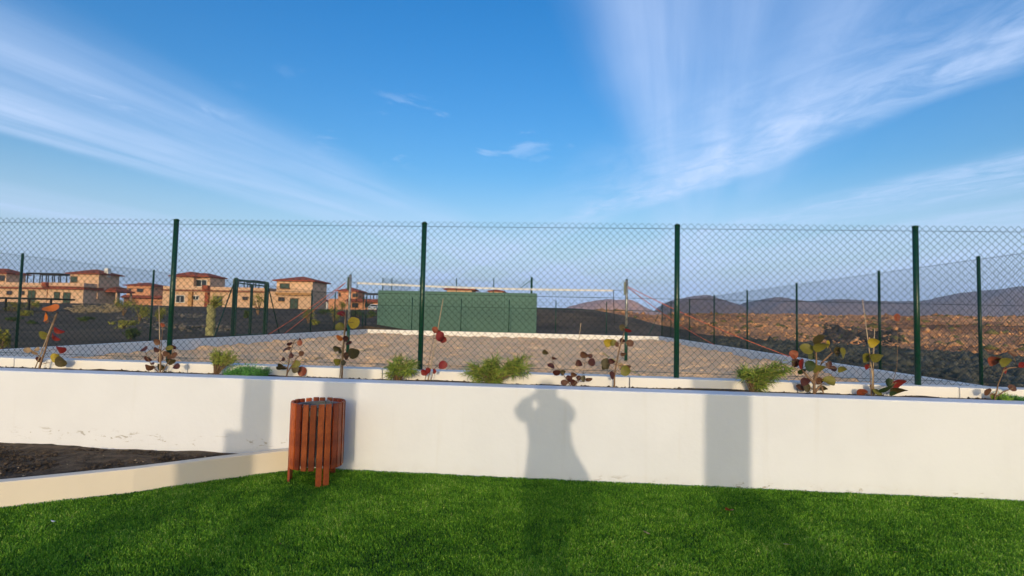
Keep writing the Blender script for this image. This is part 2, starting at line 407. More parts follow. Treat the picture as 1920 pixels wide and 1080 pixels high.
# crumbs of cinder on the bed
def rocks(name, C, R, m, seed=1, squash=.7):
    r = np.random.default_rng(seed); n = len(C)
    base = np.array([(1, 0, 0), (-1, 0, 0), (0, 1, 0), (0, -1, 0), (0, 0, 1), (0, 0, -1)], float)
    tri = np.array([(0, 2, 4), (2, 1, 4), (1, 3, 4), (3, 0, 4), (2, 0, 5), (1, 2, 5), (3, 1, 5), (0, 3, 5)])
    V = base[None]*(r.uniform(.55, 1.25, (n, 6, 1)))+r.uniform(-.25, .25, (n, 6, 3))
    a = r.uniform(0, 6.28, n); ca, sa = np.cos(a)[:, None], np.sin(a)[:, None]
    x = V[..., 0]*ca-V[..., 1]*sa; y = V[..., 0]*sa+V[..., 1]*ca
    V = np.stack([x, y, V[..., 2]*squash], -1)*R[:, None, None]+C[:, None, :]
    Fq = (tri[None]+(np.arange(n)*6)[:, None, None]).reshape(-1, 3)
    return link_mesh(name, V.reshape(-1, 3), Fq, m)
n = 5200; rx = rng.uniform(-6.2, -2.45, n); t = rng.random(n); lm = np.interp(rx, kxa, kya); ry = lm+(5.4-lm)*t
rz = bedz(rx, t)
stuff(rocks('cinder_crumbs', np.stack([rx, ry, rz], -1), rng.gamma(2, .0042, n)+.003, 'soil', 5))
n = 40; rx = rng.uniform(-5.2, -2.6, n); t = rng.random(n); lm = np.interp(rx, kxa, kya); ry = lm+(5.35-lm)*t
stuff(rocks('pale_chips', np.stack([rx, ry, bedz(rx, t)+.008], -1), rng.uniform(.006, .014, n), 'stake', 6))
n = 2600; rx = rng.uniform(-7, 6.5, n); ry = WALL_D+WALL_T+rng.uniform(.0, .16, n)
stuff(rocks('planter_crumbs', np.stack([rx, ry+np.tan(WROT)*rx, np.full(n, WALL_H-.012)], -1), rng.gamma(2, .004, n)+.002, 'soil', 7))

# court kerbs (low white walls round the sand)
ck = MB().box(XL-.22, XL, 6.3, YF+.22, -.1, KERB).build('court_kerb', 'plaster_kerb', bevel=.012); tag(ck, 'low white kerb along the left side of the sand court', 'kerb', 'kerbs round the sand court')
ck = MB().box(XR, XR+.24, 6.3, YF+.22, -.1, KERB).build('court_kerb', 'plaster_kerb', bevel=.012); tag(ck, 'low white kerb along the right side of the sand court', 'kerb', 'kerbs round the sand court')
ck = MB().box(XL+.003, XR-.003, YF, YF+.216, -.1, KERB-.003).build('court_kerb', 'plaster_kerb', bevel=.012); tag(ck, 'low sunlit white kerb along the far end of the sand court', 'kerb', 'kerbs round the sand court')

# ------------------------------------------------------------------ fences
def chain(name, L, H, origin, direction, parent, rad, c=.035, m='wire_green', zoff=0, weave=.003):
    nw = int(L/c); nk = int(H/c)+1
    I, K = np.meshgrid(np.arange(nw), np.arange(nk), indexing='ij')
    par = (I+K) % 2
    s = (I+par)*c; z = K*c+zoff; d = np.where(par == 1, weave, -weave)
    s = s+.0018*np.sin(I*1.7+K*2.3); dirx, diry = direction
    P = np.stack([origin[0]+s*dirx-d*diry, origin[1]+s*diry+d*dirx, origin[2]+z], -1)
    a = np.array([0, 120, 240])*math.pi/180
    ring = np.stack([np.cos(a)[:, None]*np.array([dirx, diry, 0])+np.sin(a)[:, None]*np.array([-diry, dirx, 0])], 0)[0]*rad*1.2
    V = (P[:, :, None, :]+ring[None, None]).reshape(-1, 3)
    idx = (np.arange(nw*nk*3)).reshape(nw, nk, 3)
    A = idx[:, :-1, :]; B = np.roll(A, -1, 2); D = idx[:, 1:, :]; Cc = np.roll(D, -1, 2)
    Fq = np.stack([A, B, Cc, D], -1).reshape(-1, 4)
    return stuff(link_mesh(name, V, Fq, m, parent))
def post(parent, x, y, z0, z1, r=.03, name='post', m='post_green', cap=True):
    o = MB().tube([(x, y, z0), (x, y, z1)], r, 14).build(name, m, parent, smooth=False)
    o.data.polygons.foreach_set('use_smooth', [len(q.vertices) == 4 for q in o.data.polygons])
    if cap:
        k = MB().tube([(x, y, z1+.001), (x, y, z1+.012), (x, y, z1+.022)], [r*1.12, r*1.12, r*.6], 14).build('cap', m, o, smooth=True)
    return o
# front fence standing on the planter's back kerb
ff = empty('chain_link_fence'); tag(ff, 'green chain-link fence standing on the white planter, nearest to the viewer', 'fence', 'chain-link fences round the sand court')
for px in (-12.0, -9.4, -6.8):
    post(ff, px, wy(px, FEN_D+.03), FEN_B-.05, FEN_T)
for (tx, ty), bx_ in (((331, 414), 0), ((796, 420), 0), ((1270, 424), 0), ((1716, 427), 0)):
    q = at(tx, ty, FEN_D+.03); q = at(tx, ty, wy(q.x, FEN_D+.03)); post(ff, q.x, q.y, FEN_B-.05, q.z, .028)
post(ff, 6.5, wy(6.5, FEN_D+.03), FEN_B-.05, FEN_T)
dv = Vector((1, math.tan(WROT))).normalized()
chain('wire_mesh', 20.8, FEN_T-FEN_B-.02, (-13.0, wy(-13.0, FEN_D-.012), FEN_B+.01), (dv.x, dv.y), ff, .0021, c=.037)
for z in (FEN_T-.075, (FEN_T+FEN_B)/2, FEN_B+.05):
    MB().tube([(-13, wy(-13, FEN_D-.004), z), (7.8, wy(7.8, FEN_D-.004), z)], .0022, 5).build('tension_wire', 'wire_green', ff)
# right fence
fr = empty('chain_link_fence'); tag(fr, 'green chain-link fence along the right side of the sand court', 'fence', 'chain-link fences round the sand court')
FT2 = 2.87
for y in [6.6]+[ysol(px, 595, FXR+.06) for px in (1837, 1649, 1494, 1401, 1339, 1293, 1258)]:
    post(fr, FXR+.06, y, .3, FT2, .03)
chain('wire_mesh', 32.9, FT2-.48, (FXR+.02, 6.05, .46), (0, 1), fr, .0018)
for z in (FT2-.05, 1.6, .6): MB().tube([(FXR+.01, 6.05, z), (FXR+.01, FYF, z)], .003, 5).build('tension_wire', 'wire_green', fr)
# left fence with gate
fl = empty('chain_link_fence'); tag(fl, 'green chain-link fence along the left side of the sand court', 'fence', 'chain-link fences round the sand court')
for y in [8.4]+[ysol(px, 570, FXL-.06) for px in (36, 285, 584, 628)]:
    post(fl, FXL-.06, y, .3, FT2, .03)
G0, G1 = ysol(440, 578, FXL-.06)-.15, ysol(498, 578, FXL-.06)+.17
chain('wire_mesh', G0-6.3, FT2-.48, (FXL-.02, 6.3, .46), (0, 1), fl, .0018)
chain('wire_mesh', FYF-G1, FT2-.48, (FXL-.02, G1, .46), (0, 1), fl, .0018)
for z in (FT2-.05, 1.6, .6):
    MB().tube([(FXL-.01, 6.3, z), (FXL-.01, G0, z)], .003, 5).build('tension_wire', 'wire_green', fl)
    MB().tube([(FXL-.01, G1, z), (FXL-.01, FYF, z)], .003, 5).build('tension_wire', 'wire_green', fl)
GA, GB = ysol(440, 578, FXL-.06), ysol(498, 578, FXL-.06)
gt = empty('court_gate', (FXL-.06, (GA+GB)/2, .45)); tag(gt, 'tall dark green double gate frame in the left court fence', 'gate')
def gpart(name, b): o = b.build(name, 'post_green', gt); o.location = -Vector(gt.location); return o
gxx = FXL-.06
for y in (GA, GB): gpart('gate_post', MB().box(gxx-.06, gxx+.06, y-.06, y+.06, .3, 2.98))
for y in (GA-.15, GB+.17): gpart('fence_end_post', MB().tube([(gxx, y, .3), (gxx, y, 2.92)], .035, 10))
gpart('lintel', MB().box(gxx-.035, gxx+.035, GA+.065, GB-.065, 2.86, 2.94))
for y0, y1 in ((GA+.08, (GA+GB)/2-.03), ((GA+GB)/2+.03, GB-.08)):
    fr_ = MB()
    for a, b_ in ((y0, y0+.05), (y1-.05, y1)): fr_.box(gxx-.025, gxx+.025, a, b_, .55, 2.80)
    for z in (.55, 1.65, 2.75): fr_.box(gxx-.023, gxx+.023, y0+.05, y1-.05, z, z+.05)
    gpart('gate_leaf', fr_)
    o = chain('wire_mesh', y1-y0-.1, 2.2, (gxx, y0+.05, .6), (0, 1), gt, .0018); o.location = -Vector(gt.location)
gpart('brace', MB().tube([(gxx, GA-.15, 2.75), (gxx, ysol(401, 625, gxx), .45)], .025, 8))
gpart('brace', MB().tube([(gxx, GB+.17, 2.75), (gxx, ysol(525, 620, gxx), .45)], .025, 8))
# far fence
fa = empty('chain_link_fence'); tag(fa, 'green chain-link fence across the far end of the sand court', 'fence', 'chain-link fences round the sand court')
for px in (584, 680, 772, 864, 954, 1042, 1137):
    q = at(px, 600, FYF+.06); post(fa, q.x, q.y, .3, FT2, .032, cap=False)
for x in (FXL-.06, FXR+.06): post(fa, x, FYF+.06, .3, FT2, .035, 'corner_post', cap=False)
MB().tube([(FXR+.06, FYF+.06, 2.6), (FXR-.9, FYF+.06, .45)], .022, 6).build('brace', 'post_green', fa)
MB().tube([(FXL, FYF+.05, 2.27), (FXR, FYF+.05, 2.27)], .02, 6).build('rail', 'post_green', fa)
chain('wire_mesh', FXR-FXL, FT2-.48, (FXL, FYF, .46), (1, 0), fa, .0018, c=.05)

# ------------------------------------------------------------------ green practice wall and tall fence beyond the court
GY_ = 41.5
a, b_ = at(709, 545, GY_), at(1007, 548, GY_)
gw = empty('practice_wall', ((a.x+b_.x)/2, GY_, .4)); tag(gw, 'tall green practice wall standing behind the far end of the sand court', 'wall')
np_ = 5; W = (b_.x-a.x)/np_
for i in range(np_):
    o = MB().box(a.x+i*W+.003, a.x+(i+1)*W-.003, GY_, GY_+.12, .3, 3.46).build('panel', 'green_panel', gw, bevel=.008); o.location = -Vector(gw.location)
    o = MB().box(a.x+i*W+.004, a.x+i*W+.09, GY_+.13, GY_+.25, .3, 3.40).build('strut', 'post_green', gw); o.location = -Vector(gw.location)
TY = 45.5
tf = empty('tall_fence'); tag(tf, 'tall green fence rising above the green practice wall', 'fence')
for px in (718, 735, 788, 856, 926):
    q = at(px, 521, TY); post(tf, q.x, TY, .3, q.z, .035, cap=False)
q = at(997, 520, TY); q0 = at(718, 520, TY); post(tf, q.x, TY, .3, q.z, .09, 'corner_post')
MB().tube([(q.x, TY, q.z-.2), (q.x-.95, TY, q.z-.95)], .03, 6).build('brace', 'post_green', tf)
chain('wire_mesh', q.x-q0.x, q0.z-3.0, (q0.x, TY, 3.0), (1, 0), tf, .002, c=.055)
chain('wire_mesh', 8, q0.z-.6, (q0.x, TY, .6), (0.05, .998), tf, .0025, c=.07)

# ------------------------------------------------------------------ volleyball net
nl, nr = Vector((-6.82, 18.55, SAND)), Vector((2.62, 18.75, SAND))
tl, tr = at(670, 529, 18.57), at(1150, 543, 18.7)
for pv, tp, side in ((nl, at(648, 516, 18.55), 'left'), (nr, at(1170, 525, 18.75), 'right')):
    e = empty('net_post', pv); tag(e, 'slim metal volleyball net post on the sand, %s one' % side, 'post', 'volleyball net posts')
    H = tp.z-SAND
    MB().tube([(0, 0, -.15), (0, 0, H*.42)], .055, 12).build('lower_post', 'post_green', e, smooth=True)
    MB().tube([(0, 0, H*.42), (0, 0, H)], .045, 12).build('upper_post', 'galv', e, smooth=True)
    MB().box(-.09, -.046, -.05, .05, H-.5, H-.06).build('winch_plate', 'post_green', e)
    MB().tube([(0, -.05, H-.2), (0, -.12, H-.2), (0, -.12, H-.32)], .012, 6).build('crank', 'galv', e)
    MB().tube([(0, 0, H), (0, 0, H+.03)], [.05, .03], 12).build('cap', 'post_green', e)
nt = empty('volleyball_net', ((tl.x+tr.x)/2, 18.63, SAND)); tag(nt, 'volleyball net with a white top tape stretched across the sand court', 'net')
def npart(name, b, m): o = b.build(name, m, nt); o.location = -Vector(nt.location); return o
def lerp(a, b, t): return a+(b-a)*t
tape = MB(); N = 24
for i in range(N+1):
    q = lerp(tl, tr, i/N); sag = -.05*math.sin(math.pi*i/N)
    tape.v += [(q.x, q.y-.006, q.z+sag), (q.x, q.y-.006, q.z+sag-.065), (q.x, q.y+.006, q.z+sag-.065), (q.x, q.y+.006, q.z+sag)]
for i in range(N):
    for j in range(4): tape.f.append((i*4+j, i*4+(j+1) % 4, i*4+4+(j+1) % 4, i*4+4+j))
npart('top_tape', tape, 'tape_white')
nm = MB(); BOT = 1.5
for i in range(1, 86):
    q = lerp(tl, tr, i/86); nm.tube([(q.x, q.y, q.z-.09), (q.x, q.y, BOT)], .0016, 3, False)
for k in range(9):
    z = BOT+.1*k; nm.tube([(tl.x, tl.y, z), (tr.x, tr.y, z)], .0016, 3, False)
stuff(npart('net_mesh', nm, 'cord_dark'))
for t_, s in ((tl, nl), (tr, nr)):
    npart('side_cord', MB().tube([(t_.x, t_.y, t_.z), (t_.x+(.05 if t_ is tr else -.03), t_.y, BOT-.05)], .012, 5), 'cord_dark')
    npart('tie_cord', MB().tube([(t_.x, t_.y, t_.z-.03), (s.x, s.y, t_.z)], .006, 5), 'cord_dark')
    npart('tie_cord', MB().tube([(t_.x, t_.y, BOT), (s.x, s.y, BOT)], .005, 5), 'cord_dark')
def guy(p0, p1, label, sag=.12):
    pts = []
    for i in range(13):
        t = i/12; q = lerp(p0, p1, t); pts.append((q.x, q.y, q.z-sag*math.sin(math.pi*t)))
    o = MB().tube(pts, .012, 6).build('guy_rope', 'rope'); tag(o, label, 'rope', 'orange guy ropes of the net posts'); return o
tL, tR = at(648, 530, 18.55), at(1170, 534, 18.75)
guy(tL, Vector((XL-.05, ysol(503, 622, XL-.05), KERB)), 'orange guy rope of the left net post ending nearest the gate', .05)
guy(tL, Vector((XL-.05, ysol(533, 620, XL-.05), KERB)), 'orange guy rope of the left net post, right-hand of its pair', .05)
guy(tR, Vector((XR+.05, ysol(1340, 645, XR+.05), KERB)), 'orange guy rope of the right net post, shorter-looking lower one', .12)
guy(tR, Vector((XR+.05, ysol(1480, 667, XR+.05), KERB)), 'long orange guy rope from the right net post to the near kerb', .10)
def sline(pts, label):
    b = MB()
    for (x0, y0), (x1, y1) in zip(pts[:-1], pts[1:]):
        d = Vector((x1-x0, y1-y0)).normalized(); n_ = Vector((-d.y, d.x))*.025; k = max(2, int(math.hypot(x1-x0, y1-y0)/.3))
        for i in range(k+1):
            x, y = lerp(x0, x1, i/k), lerp(y0, y1, i/k); z = SAND+.030+.012*math.sin(x*3.1+y*2.3)+.008*math.sin(y*7)
            b.v += [(x+n_.x, y+n_.y, z), (x-n_.x, y-n_.y, z)]
        s = len(b.v)-2*(k+1); b.f += [(s+2*i, s+2*i+1, s+2*i+3, s+2*i+2) for i in range(k)]
    o = b.build('court_line', 'tape_yellow'); tag(o, label, 'line marking', 'yellow court lines'); return o
sline([(2.24, 10.5), (2.24, 32.6)], 'yellow tape sideline half buried in sand, right of the net centre')
sline([(-6.9, 10.5), (-6.9, 32.6)], 'yellow tape sideline half buried in sand on the left')
sline([(-6.85, 32.6), (2.19, 32.6)], 'yellow tape end line half buried in sand by the far kerb')
cn = at(1086, 606, 32); MB_ = MB().tube([(1.78, 32.2, SAND), (1.9, 32.2, cn.z)], .018, 5).build('marker_stick', 'stake'); tag(MB_, 'thin pale stick standing in the sand near the far kerb', 'stick')

# ------------------------------------------------------------------ litter bin
bc = Vector((-2.135, 5.10, 0)); bin_ = empty('litter_bin', bc); tag(bin_, 'round litter bin of reddish brown wooden slats beside the white wall', 'litter bin')
R_, NS = .232, 22
sm = bpy.data.meshes.new('slat')
def slat(i, z0, z1):
    a = 2*math.pi*i/NS+.08
    b = MB().box(-.0258, .0258, -.011, .011, z0, z1); o = b.build('slat', random.choice(('wood', 'wood', 'wood_light')), bin_, bevel=.004)
    o.location = (R_*math.cos(a), R_*math.sin(a), 0); o.rotation_euler = (random.uniform(-.006, .006), random.uniform(-.01, .01), a+math.pi/2+random.uniform(-.05, .05)); return o
legs = set()
for ang in map(math.radians, (-53, -38, -153, -168, 75, 90)):
    legs.add(round((ang-.08)/(2*math.pi)*NS) % NS)
for i in range(NS): slat(i, (.0 if i in legs else .15)+random.uniform(-.004, .004), .735+random.uniform(-.0025, .0025))
def ringtube(r0, r1, z0, z1, n=40):
    b = MB()
    for k in range(n):
        h = 2*math.pi*k/n; c, s = math.cos(h), math.sin(h)
        b.v += [(r0*c, r0*s, z0), (r1*c, r1*s, z0), (r1*c, r1*s, z1), (r0*c, r0*s, z1)]
    for k in range(n):
        for j in range(4): b.f.append((k*4+j, k*4+(j+1) % 4, ((k+1) % n)*4+(j+1) % 4, ((k+1) % n)*4+j))
    return b
for z in (.22, .63): ringtube(R_-.018, R_-.0135, z, z+.04).build('hoop', 'liner', bin_)
ln = ringtube(.176, .180, .17, .70); ln.f.append(tuple(ln.v.index(v) for v in [])) if False else None
lo = ln.build('metal_liner', 'liner', bin_, smooth=False)
MB().tube([(0, 0, .17), (0, 0, .18)], .177, 32).build('liner_floor', 'liner', bin_)
ringtube(.170, .205, .697, .705).build('liner_rim', 'liner', bin_)
MB().tube([(.02+.03*math.cos(h*math.pi/6), .165, .705+.035*math.sin(h*math.pi/6)-.02) for h in range(7)], .004, 6).build('handle', 'galv', bin_)
MB().box(-.02, .02, -.188, -.180, .56, .62).build('latch', 'galv', bin_)

# ------------------------------------------------------------------ turf blades and litter
def turf():
    parts = []
    def blades(n, x0, x1, y0, y1, seed):
        r = np.random.default_rng(seed)
        x = r.uniform(x0, x1, n); y = y0+(y1-y0)*r.random(n)
        kx = np.array([q[0] for q in kp])[::-1]; ky = np.array([q[1] for q in kp])[::-1]
        ok = (x > -2.42) | (y < np.interp(x, kx, ky)-.004)
        ok &= y < WALL_D+math.tan(WROT)*x-.002
        return x[ok], y[ok]
    x1, y1 = blades(540000, -4.9, 5.3, 2.9, 5.46, 1); x2, y2 = blades(60000, -7, 7, .6, 2.9, 2)
    x = np.concatenate([x1, x2]); y = np.concatenate([y1, y2]); n = len(x)
    r = np.random.default_rng(3)
    pat = fbm(x, y, .5, 3, 55)+.8*fbm(x, y, .09, 2, 56)
    h = (.014+.010*r.random(n))*(1+.4*pat); wd = r.uniform(.0020, .0038, n)
    lean = r.normal(0, .75, n); laz = r.uniform(0, 6.283, n)+1.5*pat
    faz = r.uniform(0, 6.283, n)
    lx_, ly_ = np.cos(laz)*np.abs(lean)*h, np.sin(laz)*np.abs(lean)*h
    cx, cy = np.cos(faz)*wd, np.sin(faz)*wd
    z0 = np.zeros(n)-.002
    V = np.stack([np.stack([x-cx, y-cy, z0], -1), np.stack([x+cx, y+cy, z0], -1),
                  np.stack([x+cx*.6+lx_, y+cy*.6+ly_, h], -1), np.stack([x-cx*.6+lx_, y-cy*.6+ly_, h], -1)], 1)
    Fq = np.arange(4*n).reshape(n, 4)
    m = bpy.data.materials.new('turf_blade'); m.use_nodes = True; T = NT(m.node_tree); b = T.n['Principled BSDF']
    at_ = T.node('ShaderNodeAttribute', attribute_name='tint')
    c = T.ramp(at_.outputs['Fac'], [(0, lin(28, 68, 10)), (.45, lin(90, 150, 32)), (.8, lin(146, 194, 58)), (1, lin(190, 206, 110))], 'LINEAR')
    T.put(b, 'Base Color', c); b.inputs['Roughness'].default_value = .55; b.inputs['Specular IOR Level'].default_value = .35
    tr = T.node('ShaderNodeBsdfTranslucent'); T.put(tr, 0, c); mx = T.node('ShaderNodeMixShader'); mx.inputs[0].default_value = .25
    T.l.new(b.outputs[0], mx.inputs[1]); T.l.new(tr.outputs[0], mx.inputs[2]); T.l.new(mx.outputs[0], T.n['Material Output'].inputs[0])
    o = link_mesh('artificial_turf', V.reshape(-1, 3), Fq, m)
    at2 = o.data.attributes.new('tint', 'FLOAT', 'FACE'); tint = np.clip(r.beta(2.2, 2.6, n)+.25*pat, 0, 1)
    at2.data.foreach_set('value', tint.astype(np.float32))
    return stuff(o)
turf()

# ------------------------------------------------------------------ leaf and plant builders
LEAFM = {}
def leaf_mesh(colour):
    var = random.randrange(4); key = (colour, var); cup, fold, tw_ = ((.10, .06, .7), (.02, .22, .5), (-.12, .05, 1.1), (.16, .14, -.8))[var]
    if key in LEAFM: return LEAFM[key]
    b = MB(); N = 14; b.v.append((0, .0, 0))
    for rr, dz in ((.5, cup*.25), (1.0, cup)):
        for k in range(N):
            h = 2*math.pi*k/N; wob = 1+.05*math.sin(3*h+1)+.03*math.sin(5*h)
            x = .5*rr*math.cos(h)*wob; z = .5*rr*math.sin(h)*wob
            b.v.append((x, -dz*(1 if rr < 1 else 1+tw_*math.sin(2*h+var))+fold*abs(x), z))
    for k in range(N):
        b.f.append((0, 1+k, 1+(k+1) % N)); b.f.append((1+k, 1+N+k, 1+N+(k+1) % N, 1+(k+1) % N))
    me = bpy.data.meshes.new('leaf'); me.from_pydata(b.v, [], b.f); me.polygons.foreach_set('use_smooth', [True]*len(b.f)); me.update()
    me.materials.append(MATS['leaf_'+colour]); LEAFM[key] = me; return me
PLY = WALL_D+WALL_T+.06     # depth of the planting line
def plant_y(px): return wy(at(px, 700, PLY).x, PLY)
def px_at(px, py, dy=0): return at(px, py, plant_y(px)+dy)
def sea_grape(label, base, stems, leaves, stakes=(), stem_r=.008, group='young sea grape plants in the planter'):
    bp = px_at(*base); bp.z = WALL_H-.02; e = empty('sea_grape_plant', bp); tag(e, label, 'plant', group)
    nodes = []
    for st in stems:
        pts = []
        for k, q in enumerate(st):
            p_ = px_at(q[0], q[1], .0 if k == 0 else random.uniform(-.02, .03))
            if k == 0 and q == base: p_.z = WALL_H-.03
            pts.append(p_)
        # subdivide with wobble
        fine = []
        for a, b_ in zip(pts[:-1], pts[1:]):
            for t in (0, .33, .66): fine.append(lerp(a, b_, t)+Vector((random.uniform(-1, 1), random.uniform(-1, 1), 0))*.0025)
        fine.append(pts[-1]); nodes += fine; k = len(fine)
        o = MB().tube(fine, [stem_r*(1-.55*i/(k-1)) for i in range(k)], 7).build('stem', 'bark', e, smooth=True); o.location = -bp
    for sk in stakes:
        a, b_ = px_at(*sk[0], .02), px_at(*sk[1], .03)
        o = MB().tube([a, lerp(a, b_, .5)+Vector((.003, 0, 0)), b_], [.006, .005, .003], 6).build('stake', 'stake', e, smooth=True); o.location = -bp
    for lf in leaves:
        x, y, w_, h_, c = lf[:5]; rot = lf[5] if len(lf) > 5 else random.uniform(-.3, .3)
        dy = random.uniform(-.07, .08); q = px_at(x, y, dy); sc = q.y/F_PX*1.12
        o = bpy.data.objects.new('leaf', leaf_mesh(c)); COL.objects.link(o); o.parent = e; o.location = q-bp
        ratio = min(w_, h_)/max(w_, h_); mx_ = max(w_, h_)*sc
        # a nearly round leaf, turned edge-on by the angle its outline shows
        foreshort = max(.25, ratio); tilt = math.acos(min(1, foreshort))*.75*random.choice((1, 1, -1)); keep = min(1, foreshort/math.cos(tilt))
        if w_ >= h_: o.scale = (mx_, mx_, mx_*keep); o.rotation_euler = Euler((tilt, rot, random.uniform(-.25, .25)), 'YXZ')
        else: o.scale = (mx_*keep, mx_, mx_); o.rotation_euler = Euler((random.uniform(-.25, .25), rot, tilt), 'YXZ')
        nb = min(nodes, key=lambda n_: (n_-q).length+max(0, n_.z-q.z)*.6)
        mid = lerp(nb, q, .5)+Vector((0, 0, .012)); o = MB().tube([nb, mid, q], [.0034, .0026, .002], 5).build('leaf_stalk', 'bark', e, smooth=True); o.location = -bp
    return e
sea_grape('sea grape sapling with orange and red leaves on a leaning pale stem, far left', (73, 689), [[(73, 689), (83, 660), (96, 618), (108, 585)]],
  [(97, 579, 31, 13, 'orange'), (83, 594, 10, 17, 'orange'), (86, 602, 9, 9, 'maroon'), (81, 629, 18, 15, 'olive'), (112, 618, 20, 10, 'red'), (106, 631, 19, 13, 'red'), (110, 656, 22, 14, 'red'),
   (103, 671, 10, 17, 'yellow'), (115, 678, 21, 19, 'dkolive'), (52, 657, 15, 7, 'tan', .5), (62, 661, 15, 8, 'tan', .4), (70, 655, 10, 8, 'tan'), (73, 674, 12, 10, 'maroon')], stakes=[((66, 690), (104, 590))], stem_r=.012)
sea_grape('dark leaved sea grape at the foot of the leftmost near fence post', (301, 698), [[(301, 698), (302, 660), (305, 614)], [(301, 698), (318, 676), (326, 655)], [(301, 698), (284, 684), (275, 670)]],
  [(271, 655, 15, 9, 'maroon'), (295, 655, 12, 9, 'maroon'), (295, 641, 12, 11, 'brown'), (278, 672, 15, 10, 'maroon'), (300, 671, 14, 16, 'brown'), (317, 652, 14, 8, 'olive'), (325, 651, 11, 8, 'maroon'),
   (324, 668, 20, 11, 'brown'), (321, 677, 15, 10, 'dkolive'), (279, 690, 16, 11, 'brown'), (302, 687, 14, 12, 'dkolive'), (332, 687, 12, 10, 'maroon'), (286, 682, 8, 4, 'maroon'), (305, 609, 9, 8, 'rust'), (312, 663, 12, 10, 'brown')],
  stakes=[((300, 698), (298, 572))], stem_r=.006)
sea_grape('small dark brown sea grape right of the low bright green succulent', (537, 705), [[(537, 705), (541, 680), (546, 658), (552, 638)], [(538, 700), (555, 672), (565, 664)]],
  [(543, 644, 11, 5, 'maroon', -.5), (561, 637, 5, 8, 'maroon'), (562, 643, 8, 10, 'rust'), (542, 653, 7, 7, 'maroon'), (535, 655, 12, 5, 'maroon', -.5), (547, 666, 10, 11, 'maroon'), (530, 673, 7, 8, 'maroon'),
   (565, 663, 8, 10, 'brown'), (530, 687, 18, 10, 'dkolive'), (523, 690, 10, 6, 'dkolive'), (553, 682, 16, 13, 'olive'), (553, 692, 14, 14, 'dkolive'), (566, 696, 14, 17, 'rust')], stem_r=.008)
sea_grape('tall sea grape with round yellow and olive leaves near the litter bin', (641, 708), [[(641, 708), (643, 670), (647, 620), (648, 583)]],
  [(640, 587, 16, 8, 'red'), (663, 605, 20, 20, 'yellow'), (637, 613, 16, 14, 'olive'), (648, 617, 8, 9, 'maroon'), (636, 634, 14, 10, 'orange'), (648, 635, 8, 11, 'maroon'), (654, 644, 12, 6, 'maroon', -.4),
   (631, 653, 12, 10, 'dkolive'), (638, 657, 8, 11, 'dkolive'), (662, 663, 20, 19, 'dkolive'), (649, 667, 8, 14, 'brown'), (632, 679, 14, 12, 'olive'), (644, 680, 7, 10, 'dkolive')], stakes=[((637, 708), (650, 560))], stem_r=.011)
sea_grape('spindly sapling with red leaves right of the second near fence post', (796, 713), [[(796, 713), (804, 680), (811, 645), (815, 616)], [(808, 713), (814, 692), (826, 682)]],
  [(815, 619, 9, 12, 'rust'), (822, 622, 9, 8, 'red'), (826, 631, 12, 18, 'red', .6), (831, 637, 10, 12, 'red', .5), (830, 684, 16, 14, 'red'), (796, 698, 13, 11, 'red'), (802, 695, 8, 11, 'red'), (813, 696, 6, 10, 'red')],
  stakes=[((803, 713), (831, 560))], stem_r=.004)
sea_grape('low spreading sea grape with brown leaves above the photographer shadow', (1073, 722), [[(1073, 722), (1056, 702), (1038, 680), (1027, 660)], [(1074, 722), (1094, 700), (1098, 672)], [(1073, 722), (1085, 716), (1104, 714)]],
  [(1023, 660, 11, 8, 'dkolive', .4), (1040, 671, 10, 4, 'maroon', .2), (1034, 685, 13, 8, 'maroon', .3), (1044, 699, 14, 10, 'maroon'), (1055, 698, 9, 10, 'dkolive'), (1096, 665, 15, 11, 'brown'), (1106, 668, 9, 7, 'maroon'),
   (1086, 681, 12, 11, 'maroon', .6), (1110, 679, 12, 14, 'maroon', -.7), (1076, 702, 11, 8, 'brown'), (1067, 710, 10, 12, 'maroon'), (1058, 717, 12, 9, 'brown'), (1076, 717, 12, 11, 'maroon'), (1085, 709, 8, 9, 'maroon'), (1095, 710, 8, 11, 'dkolive'), (1104, 712, 12, 7, 'brown')], stem_r=.004)
sea_grape('leaning sea grape with olive and brown leaves left of the third near fence post', (1151, 724), [[(1151, 724), (1153, 697), (1160, 660), (1167, 637), (1172, 618)]],
  [(1167, 614, 10, 11, 'dkolive'), (1177, 620, 12, 6, 'red'), (1140, 642, 15, 14, 'yellow'), (1149, 642, 11, 12, 'olive'), (1157, 646, 7, 8, 'brown'), (1182, 643, 13, 12, 'brown'), (1167, 638, 9, 8, 'maroon'), (1169, 663, 11, 6, 'brown'),
   (1138, 682, 16, 19, 'dkolive'), (1147, 677, 11, 9, 'maroon'), (1133, 688, 10, 9, 'dkolive'), (1147, 704, 9, 14, 'maroon'), (1173, 695, 15, 18, 'olive'), (1177, 688, 10, 8, 'brown'), (1165, 687, 8, 11, 'tan')], stem_r=.010)
